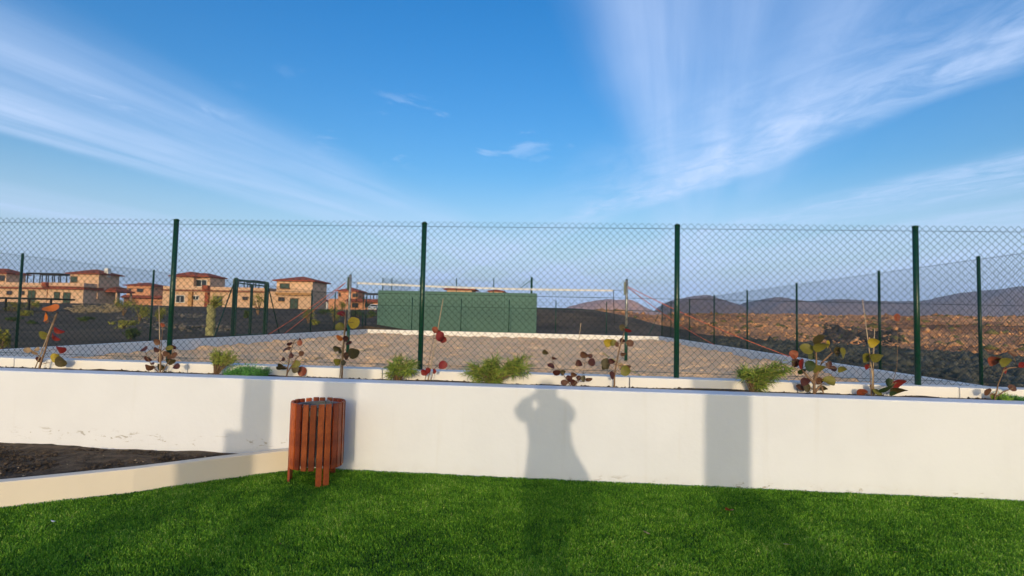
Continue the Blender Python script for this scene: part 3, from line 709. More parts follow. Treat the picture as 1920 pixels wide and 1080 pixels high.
sea_grape('bushy sea grape with large olive green leaves, biggest in the planter', (1527, 738), [[(1527, 738), (1527, 707), (1530, 680), (1531, 654)], [(1527, 712), (1541, 680), (1560, 662)], [(1527, 720), (1512, 704), (1498, 684)], [(1527, 736), (1540, 722), (1544, 738)]],
  [(1512, 655, 22, 17, 'olive'), (1536, 637, 22, 17, 'dkolive'), (1538, 649, 25, 14, 'olive'), (1551, 646, 8, 14, 'yellow'), (1569, 659, 14, 16, 'dkolive'), (1579, 662, 12, 18, 'olive'), (1488, 665, 15, 14, 'rust'), (1494, 681, 15, 14, 'maroon'),
   (1504, 682, 12, 18, 'red'), (1518, 686, 18, 18, 'dkgreen'), (1504, 697, 15, 9, 'dkgreen'), (1539, 693, 25, 13, 'olive'), (1557, 685, 12, 13, 'maroon'), (1564, 691, 10, 9, 'maroon'), (1578, 692, 15, 10, 'olive'), (1554, 716, 22, 14, 'olive'),
   (1509, 715, 16, 14, 'maroon'), (1501, 727, 15, 10, 'brown'), (1514, 727, 13, 14, 'dkolive'), (1536, 714, 13, 12, 'brown'), (1522, 668, 12, 12, 'dkgreen'), (1544, 727, 12, 8, 'dkolive')], stem_r=.014)
sea_grape('tall thin sapling with yellow leaves and two stakes left of the last near post', (1638, 742), [[(1638, 742), (1638, 700), (1636, 672), (1637, 640)], [(1634, 742), (1631, 690), (1630, 660)]],
  [(1637, 642, 17, 15, 'yellow'), (1626, 670, 19, 15, 'olive'), (1646, 672, 20, 14, 'olive'), (1636, 669, 9, 8, 'maroon'), (1626, 687, 11, 9, 'red'), (1617, 736, 18, 11, 'rust'), (1633, 731, 10, 18, 'maroon'), (1646, 735, 16, 9, 'olive')],
  stakes=[((1640, 742), (1617, 560)), ((1634, 742), (1640, 615))], stem_r=.004)
sea_grape('low plant with a red leaf over dark green leaves under the last near post', (1667, 741), [[(1667, 741), (1672, 728), (1680, 716)], [(1667, 741), (1660, 733)], [(1668, 741), (1681, 690), (1684, 620), (1683, 596)]],
  [(1684, 718, 24, 16, 'red'), (1668, 717, 10, 14, 'dkgreen'), (1663, 730, 26, 11, 'dkgreen', -.35), (1683, 731, 27, 11, 'dkolive'), (1674, 737, 12, 8, 'dkgreen'), (1683, 595, 12, 13, 'rust')], stem_r=.0028)
sea_grape('leaning sea grape with orange brown leaves at the right edge', (1864, 748), [[(1864, 748), (1872, 720), (1884, 688)], [(1880, 698), (1890, 690), (1916, 688), (1930, 690)], [(1866, 746), (1880, 735), (1899, 728)]],
  [(1865, 675, 22, 14, 'rust'), (1884, 678, 18, 15, 'olive'), (1875, 672, 14, 9, 'dkolive'), (1887, 695, 9, 10, 'red'), (1917, 684, 12, 9, 'red'), (1899, 727, 14, 10, 'brown'), (1853, 735, 14, 12, 'brown'), (1860, 742, 10, 9, 'tan'), (1898, 664, 12, 9, 'brown')], stem_r=.008)

def blade_mesh(specs):
    """specs: list of (root, direction, length, width, droop) -> curved narrow leaves"""
    V, Fq = [], []
    for root, d, L, wd, droop in specs:
        side = d.cross(Vector((random.uniform(-.4, .4), -1, random.uniform(-.4, .4)))).normalized()*wd
        b = len(V); q = Vector(root); dd = d.normalized(); seg = 3
        for k in range(seg+1):
            t = k/seg; ww = side*(1-t*.85)*(.6+.8*t if t < .4 else 1)
            V += [tuple(q-ww), tuple(q+ww)]
            dd = (dd+Vector((0, 0, -droop/seg))).normalized(); q = q+dd*(L/seg)
        for k in range(seg): Fq.append((b+2*k, b+2*k+1, b+2*k+3, b+2*k+2))
    return V, Fq
def narrow_shrub(label, base, lobes, n, m, m2=None, L=.07, wd=.0046, droop=.9, name='narrow_leaf_shrub', group='narrow leaved shrubs in the planter'):
    """lobes: (cx, cy, rx, ry) in photo pixels on the planting line"""
    bp = px_at(*base); bp.z = WALL_H-.02; e = empty(name, bp); tag(e, label, 'shrub', group)
    specs = [[], [], []]; st = MB(); tot = sum(l[2]*l[3] for l in lobes)
    for (cx, cy, rx, ry) in lobes:
        c = px_at(cx, cy); k = c.y/F_PX; nb = max(5, int(n/36*rx*ry/tot))
        for _ in range(nb):
            a = random.uniform(0, 6.283); rr = random.random()**.5*.85
            tip = c+Vector((math.cos(a)*rr*rx*k, random.uniform(-.7, .7)*min(rx, ry)*k, math.sin(a)*rr*ry*k+.0))
            root = bp+Vector((random.uniform(-.02, .02), random.uniform(-.02, .02), 0))
            mid = lerp(root, tip, .55)+Vector((0, 0, .03)); st.tube([root, mid, tip], [.0035, .0025, .0015], 5)
            for j in range(26):
                t = random.uniform(.35, 1.05); q = lerp(mid, tip, (t-.35)/.7)+Vector((random.gauss(0, .012), random.gauss(0, .012), random.gauss(0, .012)))
                d = (tip-mid).normalized()*.6+Vector((random.gauss(0, .75), random.gauss(0, .75), random.gauss(.25, .55)))
                specs[random.choice((0, 0, 1, 1, 2))].append((q, d, L*random.uniform(.6, 1.25), wd*random.uniform(.7, 1.2), droop*random.uniform(.3, 1.4)))
    for sp_, mm in zip(specs, (m, m2 or m, 'shrub_dark')):
        V, Fq = blade_mesh(sp_); o = link_mesh('foliage', V, Fq, mm, e); o.location = -bp
    o = st.build('stem', 'bark', e, smooth=True); o.location = -bp
    return e
narrow_shrub('small rounded light green shrub on a short trunk, left of the succulent', (404, 702), [(408, 668, 18, 16), (436, 668, 17, 14), (415, 676, 20, 9)], 2600, 'shrub_light', 'shrub_light', L=.03, wd=.0042, droop=.3)
narrow_shrub('narrow leaved green shrub at the foot of the second near fence post', (745, 710), [(752, 686, 28, 18), (735, 697, 14, 13), (772, 690, 14, 14)], 1500, 'shrub_mid', 'shrub_light', L=.075)
narrow_shrub('widest narrow leaved shrub, green and straw coloured, middle of the planter', (925, 718), [(900, 697, 42, 20), (945, 685, 48, 22), (985, 684, 18, 20), (915, 710, 36, 10)], 3600, 'shrub_mid', 'shrub_light', L=.08)
narrow_shrub('bright narrow leaved shrub left of the large leaved sea grape', (1412, 734), [(1405, 702, 22, 20), (1428, 703, 24, 20), (1465, 690, 26, 15), (1420, 718, 20, 12)], 2300, 'shrub_light', 'shrub_mid', L=.085)
def succulent(label, base, x0, x1, top, n, m):
    bp = px_at(*base); bp.z = WALL_H-.02; e = empty('low_succulent', bp); tag(e, label, 'plant', 'low succulents in the planter')
    k = bp.y/F_PX; cx = (x0+x1)/2; nc = max(5, int((x1-x0)/5)); groups = [[], []]
    for c in range(nc):
        t = -1+2*(c+.5)/nc+random.uniform(-.1, .1); hh = (base[1]-top)*k*(1.25-.75*t*t)*random.uniform(.55, 1.2)
        cen = px_at(cx+t*(x1-x0)/2*.9, base[1]); cen.y += random.uniform(-.07, .07); cen.z = WALL_H-.02
        for _ in range(n//nc//5):
            st_ = Vector((random.gauss(0, .5)+.35*t, random.gauss(0, .5), 1)).normalized(); L_ = hh*random.uniform(.55, 1.0)
            for j in range(5):
                q = cen+Vector((random.gauss(0, .012), random.gauss(0, .012), 0))+st_*L_*(j/4)*.8
                groups[random.random() < .35].append((q, st_+Vector((random.gauss(0, .7), random.gauss(0, .7), random.gauss(0, .35))), random.uniform(.018, .034), .0038, .1))
    for g_, mm in zip(groups, (m, 'succulent_dark')):
        V, Fq = blade_mesh(g_); o = link_mesh('foliage', V, Fq, mm, e); o.location = -bp
    return e
succulent('low bright green succulent mound left of the litter bin', (463, 705), 425, 502, 676, 2600, 'succulent')
succulent('small lime green succulent mound at the right edge', (1884, 749), 1870, 1898, 734, 800, 'succulent_lime')
succulent('small dark green succulent cut by the right edge', (1916, 751), 1905, 1930, 736, 700, 'succulent')

# fallen leaves and scraps on the turf
def scrap(px, py, s, c, label, cat='leaf', el=1.0):
    q = atz(px, py, .036); o = bpy.data.objects.new('fallen_leaf' if cat == 'leaf' else 'paper_scrap', leaf_mesh(c) if c in ('rust', 'brown', 'tan', 'maroon') else leaf_mesh('tan').copy())
    if c == 'white': o.data.materials.clear(); o.data.materials.append(MATS['white_paint'])
    COL.objects.link(o); o.location = q; o.scale = (s*el, s, s); o.rotation_euler = (math.radians(68), .2, random.uniform(-.5, .5)); tag(o, label, cat); return o
scrap(1367, 957, .066, 'rust', 'curled reddish dry leaf lying on the turf right of centre')
scrap(1212, 997, .055, 'tan', 'pale dry leaf lying on the turf near the photographer shadow')
scrap(1478, 1021, .05, 'white', 'small elongated white scrap lying on the turf', 'scrap', 1.7)
scrap(1680, 1035, .03, 'tan', 'tiny pale dry leaf on the turf at lower right')
scrap(100, 976, .03, 'white', 'tiny white scrap on the turf at lower left', 'scrap')
scrap(525, 1018, .022, 'brown', 'tiny brown dry leaf on the turf below the litter bin')
# ------------------------------------------------------------------ village, yard and hills beyond the court
def pbox(x0, x1, yt, yb, Y, depth, inset=0):
    a, c = at(x0, yt, Y), at(x1, yb, Y); xm = (x0+x1)/2; zt = at(xm, yt, Y).z; zb = at(xm, yb, Y).z
    return MB().box(a.x, c.x, Y+inset, Y+depth, zb, zt)
def hip(x0, x1, y0, y1, z0, z1, over=.5, thick=.16):
    b = MB(); X0, X1, Y0, Y1 = x0-over, x1+over, y0-over, y1+over
    w_, d_ = X1-X0, Y1-Y0; r = min(w_, d_)/2
    ra, rb = ((X0+r*.95, (Y0+Y1)/2), (X1-r*.95, (Y0+Y1)/2)) if w_ > d_ else (((X0+X1)/2, Y0+r*.95), ((X0+X1)/2, Y1-r*.95))
    b.v = [(X0, Y0, z0), (X1, Y0, z0), (X1, Y1, z0), (X0, Y1, z0), (X0, Y0, z0+thick), (X1, Y0, z0+thick), (X1, Y1, z0+thick), (X0, Y1, z0+thick), (ra[0], ra[1], z1), (rb[0], rb[1], z1)]
    b.f = [(3, 2, 1, 0), (0, 1, 5, 4), (1, 2, 6, 5), (2, 3, 7, 6), (3, 0, 4, 7)]
    b.f += [(4, 5, 9, 8), (5, 6, 9), (6, 7, 8, 9), (7, 4, 8)] if w_ > d_ else [(4, 5, 8), (5, 6, 9, 8), (6, 7, 9), (7, 4, 8, 9)]
    return b
class House:
    def __init__(s, label, px, py, Y, name='villa'):
        q = at(px, py, Y); s.e = empty(name, (q.x, Y, q.z)); s.o = Vector(s.e.location); s.Y = Y
        tag(s.e, label, 'house', 'ochre villas beyond the court')
    def add(s, name, b, m, parent=None):
        o = b.build(name, m, parent or s.e)
        if parent is None: o.location = -s.o
        return o
    def block(s, name, x0, x1, yt, yb, depth, m='ochre', Y=None): return s.add(name, pbox(x0, x1, yt, yb, Y or s.Y, depth), m)
    def window(s, x0, x1, y0, y1, Y=None, pane='glass_dark', name='window', frame='frame_brown'):
        Y = Y or s.Y; a, c = at(x0, y0, Y), at(x1, y1, Y); z0, z1 = c.z, a.z; t = .09
        f = MB(); f.box(a.x, c.x, Y-.06, Y-.002, z1-t, z1); f.box(a.x, c.x, Y-.06, Y-.002, z0, z0+t)
        f.box(a.x, a.x+t, Y-.058, Y-.003, z0+t, z1-t); f.box(c.x-t, c.x, Y-.058, Y-.003, z0+t, z1-t)
        xm = (a.x+c.x)/2; f.box(xm-.035, xm+.035, Y-.055, Y-.004, z0+t, z1-t)
        o = s.add(name, f, frame)
        s.add('pane', MB().box(a.x+t, xm-.035, Y-.03, Y-.005, z0+t, z1-t), pane, o); s.add('pane', MB().box(xm+.035, c.x-t, Y-.03, Y-.005, z0+t, z1-t), pane, o)
        if name == 'window': s.add('sill', MB().box(a.x-.08, c.x+.08, Y-.14, Y-.001, z0-.08, z0-.002), 'ochre_trim', o)
        return o
    def sidewin(s, X, Y0, Y1, z0, z1):
        o = s.add('window', MB().box(X+.002, X+.06, Y0, Y1, z0, z1), 'frame_brown'); s.add('pane', MB().box(X+.061, X+.07, Y0+.08, Y1-.08, z0+.08, z1-.08), 'glass_dark', o); return o
    def eave(s, x0, x1, yt, yb, Y=None, out=.55, m='roof_tile'):
        Y = Y or s.Y; a, c = at(x0, yt, Y), at(x1, yb, Y); b = MB()
        b.v = [(a.x, Y-.002, a.z), (c.x+out*.3, Y-.002, a.z), (c.x+out*.3, Y-out, c.z), (a.x, Y-out, c.z), (a.x, Y-.002, c.z-.06), (c.x+out*.3, Y-.002, c.z-.06), (c.x+out*.3, Y-out, c.z-.1), (a.x, Y-out, c.z-.1)]
        b.f = [(0, 1, 2, 3), (7, 6, 5, 4), (3, 2, 6, 7), (1, 5, 6, 2), (0, 3, 7, 4), (0, 4, 5, 1)]
        return s.add('tiled_eave', b, m)
    def tower(s, x0, x1, yt, yb, apex, depth, Y=None, m='ochre', over=.55):
        Y = Y or s.Y; s.block('upper_floor', x0, x1, yt, yb, depth, m, Y)
        a, c = at(x0, yt, Y), at(x1, yb, Y); xm = (x0+x1)/2; z0 = at(xm, yt, Y).z
        z1 = at(xm, apex, Y+depth/2).z
        return s.add('roof', hip(a.x, c.x, Y, Y+depth, z0+.003, z1, over), 'roof_tile')
    def pergola(s, x0, x1, yt, yb, n, Y=None, depth=3):
        Y = Y or s.Y; a, c = at(x0, yt, Y), at(x1, yb, Y); b = MB()
        for k in range(n):
            x = lerp(a.x, c.x, k/(n-1))
            for yy in (Y+.2, Y+depth): b.box(x-.06, x+.06, yy-.06, yy+.06, c.z-.2, a.z)
        b.box(a.x-.3, c.x+.3, Y+.08, Y+.32, a.z+.002, a.z+.16); b.box(a.x-.3, c.x+.3, Y+depth-.12, Y+depth+.12, a.z+.002, a.z+.16)
        for k in range(14): x = lerp(a.x, c.x, k/13); b.box(x-.05, x+.05, Y-.1, Y+depth+.3, a.z+.162, a.z+.28)
        return s.add('pergola', b, 'pergola')

h = House('ochre villa with a dark roof pergola at the far left edge', -20, 575, 88)
h.block('ground_floor', -70, 84, 529, 600, 8)
h.tower(-60, 11, 513, 532, 503, 3.6, Y=90)
h.eave(-70, 84, 536, 541)
h.window(-2, 9, 516, 527, Y=90); h.window(13, 23, 545, 553); h.window(38, 46, 545, 553); h.window(53, 66, 544, 566, name='door', pane='shutter')
h.pergola(50, 108, 514, 529, 6, Y=90)
h = House('large ochre villa with a hipped tower and shaded right side', 180, 575, 88.2)
h.block('ground_floor', 84, 153, 530, 600, 8)
r_ = h.tower(132, 183, 514, 560, 505, 4.6, Y=91)
q = at(199, 509, 92.5); h.add('chimney', MB().box(q.x-.35, q.x+.35, 92.5, 93.2, q.z-1, q.z+.55), 'white_paint', r_).location = (0, 0, 0)
h.eave(84, 155, 536, 542)
gx1 = at(153, 540, 88.2).x; gz = at(153, 539, 88.2).z
h.add('tiled_eave', MB().box(gx1+.002, gx1+.75, 87.9, 92.0, gz-.35, gz+.1), 'roof_tile')
h.add('porch_roof', hip(gx1+.4, gx1+2.6, 92.6, 96.4, gz-.55, gz+.45, .3), 'roof_tile')
for yy in (92.8, 96.1): h.add('porch_post', MB().box(gx1+2.3, gx1+2.6, yy, yy+.25, 1.5, gz-.56), 'ochre')
h.sidewin(gx1, 93.4, 94.8, gz-3.2, gz-1.1)
h.window(133, 145, 518, 530, Y=91, pane='shutter'); qx = at(183, 520, 91); h.sidewin(qx.x, 92, 92.9, qx.z-1.1, qx.z)
h.window(102, 112, 547, 562, pane='shutter'); h.window(119, 132, 548, 569, name='door', pane='shutter'); h.block('balcony', 78, 86, 529, 537, .5, 'roof_tile', Y=87.6)
h = House('small distant orange house between two larger villas', 270, 570, 122)
h.tower(238, 279, 536, 600, 529.5, 6, m='ochre_pink'); h.eave(232, 305, 553, 559, Y=121, out=1.2); h.block('lower_wing', 232, 305, 556, 600, 5, 'ochre_pink', Y=121.1)
h.window(257, 269, 541, 548); h.window(241, 246, 541, 546); h.add('chimney', MB().box(at(262, 530, 125).x-.3, at(262, 530, 125).x+.3, 124.7, 125.3, at(262, 535, 125).z, at(262, 530, 125).z), 'ochre_pink')
h = House('wide ochre villa with a hipped upper storey and a bay window', 380, 580, 85)
h.block('ground_floor', 306, 500, 538, 610, 8); h.tower(328, 362, 519, 545, 510, 5.2, Y=86.5, over=.7); h.block('bay', 361.5, 393, 520, 545, 4.2, 'ochre', Y=87.3)
a, c = at(362, 519, 87.3), at(393, 519, 87.3); h.add('bay_roof', hip(a.x, c.x-.2, 87.0, 91.2, a.z-.02, a.z+.75, .6), 'roof_tile')
h.window(368, 388, 524, 538, Y=87.3, frame='white_paint'); h.eave(306, 500, 543, 547); h.window(330, 346, 553, 568, frame='white_paint'); h.window(361, 373, 554, 563, frame='white_paint')
h.window(400, 416, 555, 582, name='door', pane='shutter'); h.window(455, 465, 556, 563); h.block('balcony', 379, 389, 535, 546, .6, 'roof_tile', Y=84.3); h.pergola(446, 478, 528, 539, 4, Y=86)
h.block('buttress', 353, 357, 547, 600, .4, 'ochre_trim', Y=84.55); h.block('buttress', 384, 388, 548, 600, .4, 'roof_tile', Y=84.55)
h = House('two storey ochre villa with red hipped roof right of the gate', 550, 582, 82)
h.tower(519, 583, 527.5, 610, 518.5, 5.4, over=.5); h.eave(517, 583, 548, 553, out=.4, m='ochre_trim'); h.block('link_wall', 500.5, 518.5, 546, 610, 5, 'ochre', Y=82.6)
h.window(525, 543, 531, 542, pane='shutter'); h.window(522, 534, 557, 565); h.window(544, 559, 559, 580, name='door', pane='shutter')
h = House('distant pink house with red roof left of the green practice wall', 655, 577, 132)
h.tower(634, 668, 546.5, 600, 539, 5.5, m='ochre_pink'); h.block('ground_floor', 616, 712, 561, 600, 6, 'ochre_pink', Y=131); h.eave(650, 712, 560, 566, Y=131, out=1.3); h.pergola(681, 706, 552, 561, 5, Y=133)
h.window(661, 672, 550, 557, Y=132, pane='glass_dark'); h.window(635, 639, 549, 556, Y=132); h.window(660, 672, 568, 577, Y=131); h.window(684, 698, 568, 577, Y=131, name='door')
h = House('tiny distant ochre house beside a white shed', 600, 577, 160); h.tower(590, 604, 563.5, 600, 560.5, 5, m='ochre_pink', over=.3); h.window(594, 599, 567, 572); h.block('shed', 605, 613, 566, 600, 4, 'white_paint', Y=161)
h = House('ochre villa whose roof peeps over the green practice wall', 862, 560, 100); h.tower(838, 884, 543.5, 600, 537, 5, over=.6); h.window(850, 866, 547, 556)
h = House('low villa roof just showing over the green wall, right one', 928, 565, 110); h.tower(917, 941, 547, 600, 543, 4, over=.4); h.window(922, 930, 551, 557)

_T = np.arange(8, 260, .25)
def ground_hit(px, py):
    d = ray(px, py); x, y, z = d.x*_T, d.y*_T, CAM.z+d.z*_T
    i = np.nonzero(z <= gheight(x, y))[0]; t = float(_T[i[0]]) if len(i) else 120.0
    return CAM+d*t
def bush(px, py, wpx, hpx, m, label, n=620, trunk=False, leaf=1.0):
    q = ground_hit(px, py); k = q.y/F_PX; e = empty('bush', q); tag(e, label, 'bush', 'shrubs in the gravel yard')
    W, H = wpx*k/2, hpx*k; z0 = H*.35 if trunk else H*.05
    r = np.random.default_rng(int(px*7+py)); nc = 9
    cl = np.stack([r.uniform(-.7, .7, nc)*W, r.uniform(-.7, .7, nc)*W, z0+(H-z0)*r.uniform(.15, .8, nc)], -1); cr = r.uniform(.28, .5, nc)
    ci = r.integers(0, nc, n); dv_ = r.normal(0, .5, (n, 3)); C = cl[ci]+dv_*(cr[ci][:, None])*np.array([W, W, (H-z0)*.6])*1.1
    C[:, 2] = np.clip(C[:, 2], .02, H*1.05); s = (.05+.018*k*60*.5)*leaf*r.uniform(.6, 1.3, n)
    s = np.maximum(s, 1.1*k)*.8
    A = r.normal(0, 1, (n, 3)); A /= np.linalg.norm(A, axis=1)[:, None]; B = np.cross(A, r.normal(0, 1, (n, 3))); B /= np.linalg.norm(B, axis=1)[:, None]
    A *= s[:, None]; B *= (s*.5)[:, None]
    V = np.stack([C-A, C+B, C+A, C-B], 1).reshape(-1, 3); link_mesh('crown', V, np.arange(4*n).reshape(n, 4), m, e)
    st = MB()
    for j in range(5): t_ = cl[j]; st.tube([(0, 0, -.1), (t_[0]*.4, t_[1]*.4, t_[2]*.5), tuple(t_)], [.03*H+.01, .02*H+.008, .008], 5)
    st.build('trunk', 'bark', e); return e
bush(22, 584, 30, 20, 'bush_far', 'yellow green bush left of the dark canopy post at far left')
bush(62, 578, 26, 16, 'bush_far', 'small yellow green bush under the left villa doors')
bush(48, 592, 26, 12, 'bush_far', 'low yellow green bush in the gravel at far left, nearer one')
bush(22, 602, 30, 8, 'bush_dark', 'flat dark shrub in the gravel at far left')
bush(60, 607, 18, 6, 'bush_dark', 'flat dark shrub right of the far left fence post')
bush(161, 603, 24, 10, 'bush_dark', 'dark low bush alone in the gravel below the tower villa')
bush(232, 592, 40, 34, 'bush_far', 'green tree with pale trunk at the right corner of the tower villa', 700, True)
bush(262, 602, 40, 34, 'bush_far', 'yellow green bush below the small distant orange house', 700)
bush(232, 616, 40, 22, 'bush_far', 'loose yellow green bush with pale twigs left of the second left fence post', 500)
bush(245, 637, 26, 22, 'bush_dark', 'round dark green bush close to the left court kerb')
bush(2, 655, 26, 42, 'bush_far', 'leafy green bush cut by the left edge behind the fence', 500)
bush(297, 602, 24, 30, 'bush_far', 'brownish bush beside the leftmost near fence post')
bush(484, 590, 26, 46, 'bush_far', 'leafy tree seen through the gate frame', 600, True)
bush(462, 596, 18, 16, 'bush_dark', 'small bush seen low through the gate frame')
bush(578, 606, 24, 28, 'bush_far', 'young leafy tree right of the ochre villa door', 400, True)
bush(592, 610, 16, 12, 'bush_far', 'pale small bush right of the orange ropes')
bush(611, 590, 30, 12, 'bush_dark', 'green hedge bush in front of the white shed')
bush(626, 604, 18, 34, 'bush_far', 'yellowish upright bush left of the left net post', 400)
bush(641, 594, 20, 32, 'bush_far', 'grey green tree in front of the distant pink house', 400, True)
bush(672, 594, 32, 14, 'bush_dark', 'dark hedge bush left of the green practice wall, left half')
bush(697, 596, 30, 14, 'bush_dark', 'dark hedge bush touching the green practice wall')

# pale rubble and boulders in the yard
bm_ = bmesh.new(); bmesh.ops.create_icosphere(bm_, subdivisions=2, radius=1)
bmes = []
for k in range(3):
    b2 = bm_.copy(); rr = random.Random(k)
    ph = [rr.uniform(0, 6) for _ in range(6)]
    for v in b2.verts: v.co *= 1+.22*math.sin(2.3*v.co.x+ph[0])*math.cos(2.9*v.co.y+ph[1])+.13*math.sin(5*v.co.z+ph[2]+2*v.co.x); v.co.z *= .72
    me = bpy.data.meshes.new('boulder'); b2.to_mesh(me); b2.free(); me.materials.append(MATS['boulder']); bmes.append(me)
bl = ['pale boulder left of the leftmost near post base', 'largest dark boulder in the row behind the left fence', 'boulder right of the largest dark boulder', 'small boulder left of the pale stump', 'boulder right of the pale stump', 'small boulder beside the left gate brace', 'boulder at the left end of the rubble row', 'small pale boulder in front of the row']
for k, ((px, py, wp), lb) in enumerate(zip([(322, 614, 16), (346, 618, 26), (367, 616, 18), (381, 613, 13), (412, 616, 20), (427, 619, 13), (309, 612, 13), (356, 622, 10)], bl)):
    q = ground_hit(px, py); s = wp*q.y/F_PX/2; o = bpy.data.objects.new('boulder', bmes[k % 3]); COL.objects.link(o); o.location = q+Vector((0, 0, s*.25)); o.scale = (s, s*.9, s*.85)
    o.rotation_euler = (0, 0, k*1.3); tag(o, lb, 'boulder', 'boulders in the gravel yard')
def scatter_px(name, boxes, n, size, m, seed):
    r = random.Random(seed); C, R = [], []
    for (x0, x1, y0, y1) in boxes:
        for _ in range(n): q = ground_hit(r.uniform(x0, x1), r.uniform(y0, y1)); C.append(tuple(q)); R.append(r.uniform(*size))
    return stuff(rocks(name, np.array(C), np.array(R), m, seed, .6))
scatter_px('rubble', [(145, 215, 578, 588), (280, 430, 606, 622), (205, 300, 584, 616), (330, 380, 588, 596), (560, 590, 586, 596)], 60, (.06, .24), 'boulder', 3)
tw = MB(); r = random.Random(8)
for _ in range(170):
    q = ground_hit(r.uniform(140, 222), r.uniform(576, 587)); d = Vector((r.uniform(-1, 1), r.uniform(-1, 1), r.uniform(0, .6)))*r.uniform(.5, 1.3); tw.tube([q, q+d*.5+Vector((0, 0, .1)), q+d], .03, 4)
stuff(tw.build('dry_brushwood', 'dry_twig'))

# pruned palm stump
q = ground_hit(394, 629); k = q.y/F_PX; e = empty('palm_stump', q); tag(e, 'pale pruned palm stump with a green tuft left of the gate', 'tree')
tr_ = MB(); zz = [i*.075 for i in range(20)]; tr_.tube([(.02*math.sin(i), 0, -.1+z+0) for i, z in enumerate(zz)], [(.19+.012*(i % 2))*(1.12 if i < 3 else 1-.006*i) for i in range(20)], 12)
tr_.build('trunk', mat('stump', lin(150, 146, 100), .9, .3, 6, .6, 12), e, smooth=False)
sp_ = [(Vector((random.uniform(-.1, .1)+.12, random.uniform(-.1, .1), 1.3+random.uniform(-.1, .1))), Vector((random.gauss(.25, .5), random.gauss(0, .5), 1)), random.uniform(.4, .75), .03, .9) for _ in range(60)]
V, Fq = blade_mesh(sp_); link_mesh('fronds', V, Fq, 'bush_far', e)

# dark canopy at far left, parked car
Yc = 46; a, c = at(-60, 560, Yc), at(96, 559, Yc); e = empty('canopy', (c.x-3, Yc, 1.2)); tag(e, 'low dark flat canopy in front of the left villa', 'canopy')
o = MB().box(a.x, c.x, Yc, Yc+2.5, c.z-.14, c.z).build('canopy_roof', 'black', e); o.location = -Vector(e.location)
for px in (-40, 8, 52, 93):
    x = at(px, 560, Yc).x; o = MB().box(x-.06, x+.06, Yc+.1, Yc+.22, .6, c.z-.142).build('post', 'black', e); o.location = -Vector(e.location)
q = at(697, 583, 112); e = empty('parked_car', (q.x, 112, q.z)); tag(e, 'white car parked in front of the distant pink house', 'car')
def prism_y(prof, x0, x1):   # profile in (y, z)
    b = MB(); n = len(prof); b.v = [(x0, y, z) for y, z in prof]+[(x1, y, z) for y, z in prof]
    b.f = [tuple(range(n))[::-1], tuple(range(n, 2*n))]+[(i, (i+1) % n, n+(i+1) % n, n+i) for i in range(n)]; return b
prism_y([(0, .3), (.05, .75), (.2, .9), (1.0, .95), (1.6, 1.42), (3.0, 1.45), (3.7, 1.0), (4.1, .9), (4.2, .35)], -.88, .88).build('body', 'white_paint', e, bevel=.05)
prism_y([(1.05, .98), (1.62, 1.38), (1.60, 1.40), (1.02, .99)], -.7, .7).build('windscreen', 'glass_dark', e)
for x in (-.86, .86):
    for y in (.8, 3.3): MB().tube([(x-.1, y, .3), (x+.1, y, .3)], .31, 16).build('wheel', 'black', e)
for x in (-.6, .6): MB().box(x-.18, x+.18, -.02, .05, .62, .76).build('headlight', 'glass_dark', e)
MB().box(-.25, .25, -.01, .02, .42, .52).build('number_plate', 'tape_white', e)

# lava rubble
n = 30000; r = np.random.default_rng(9); d_ = 24+130*r.random(n)**1.5; th = r.uniform(-.05, .98, n); X = d_*np.sin(th); Y = d_*np.cos(th)
edge = np.interp(Y, [18, 24, 31, 36, 45, 60, 66, 80, 230], [27, 20.5, 16.5, 13.2, 12.6, 12.4, 11, -2, -12]); ok = X > edge+.6
X, Y, d_ = X[ok], Y[ok], d_[ok]; Rr = np.minimum(r.gamma(1.2, .05, len(X))+.025, .8)*(.6+d_/110)
stuff(rocks('lava_rubble', np.stack([X, Y, lheight(X, Y)+Rr*.1], -1), Rr, 'rock', 12, .75))
def lava_scatter(name, n, px0, px1, d0, d1, size, m, seed, sq):
    r = np.random.default_rng(seed); th = np.arctan((r.uniform(px0, px1, n)-1029)/F_PX); d = r.uniform(d0, d1, n); X = d*np.sin(th); Y = d*np.cos(th)
    ok = X > np.interp(Y, [18, 24, 31, 36, 45, 60, 66, 80, 230], [27, 20.5, 16.5, 13.2, 12.6, 12.4, 11, -2, -12])+.8; X, Y = X[ok], Y[ok]
    return stuff(rocks(name, np.stack([X, Y, lheight(X, Y)], -1), r.gamma(2, size, len(X))+size*.5, m, seed, sq))
lava_scatter('dark_lava_rubble', 900, 1530, 1660, 34, 52, .07, 'dark_rock', 31, .8)
lava_scatter('dry_scrub', 1900, 1080, 2000, 28, 140, .09, 'scrub', 32, .6)
# gravel crumbs and stones on the bank right of the court
n = 14000; X = r.uniform(8.3, 26, n); Y = r.uniform(8, 40, n); ok = X < np.interp(Y, [8, 18, 24, 31, 36, 45], [32, 27, 20.5, 16.5, 13.2, 12.6])+.5; X, Y = X[ok], Y[ok]
stuff(rocks('bank_stones', np.stack([X, Y, gheight(X, Y)], -1), r.gamma(1.5, .045, len(X))+.02, 'bank_rock', 13, .7))

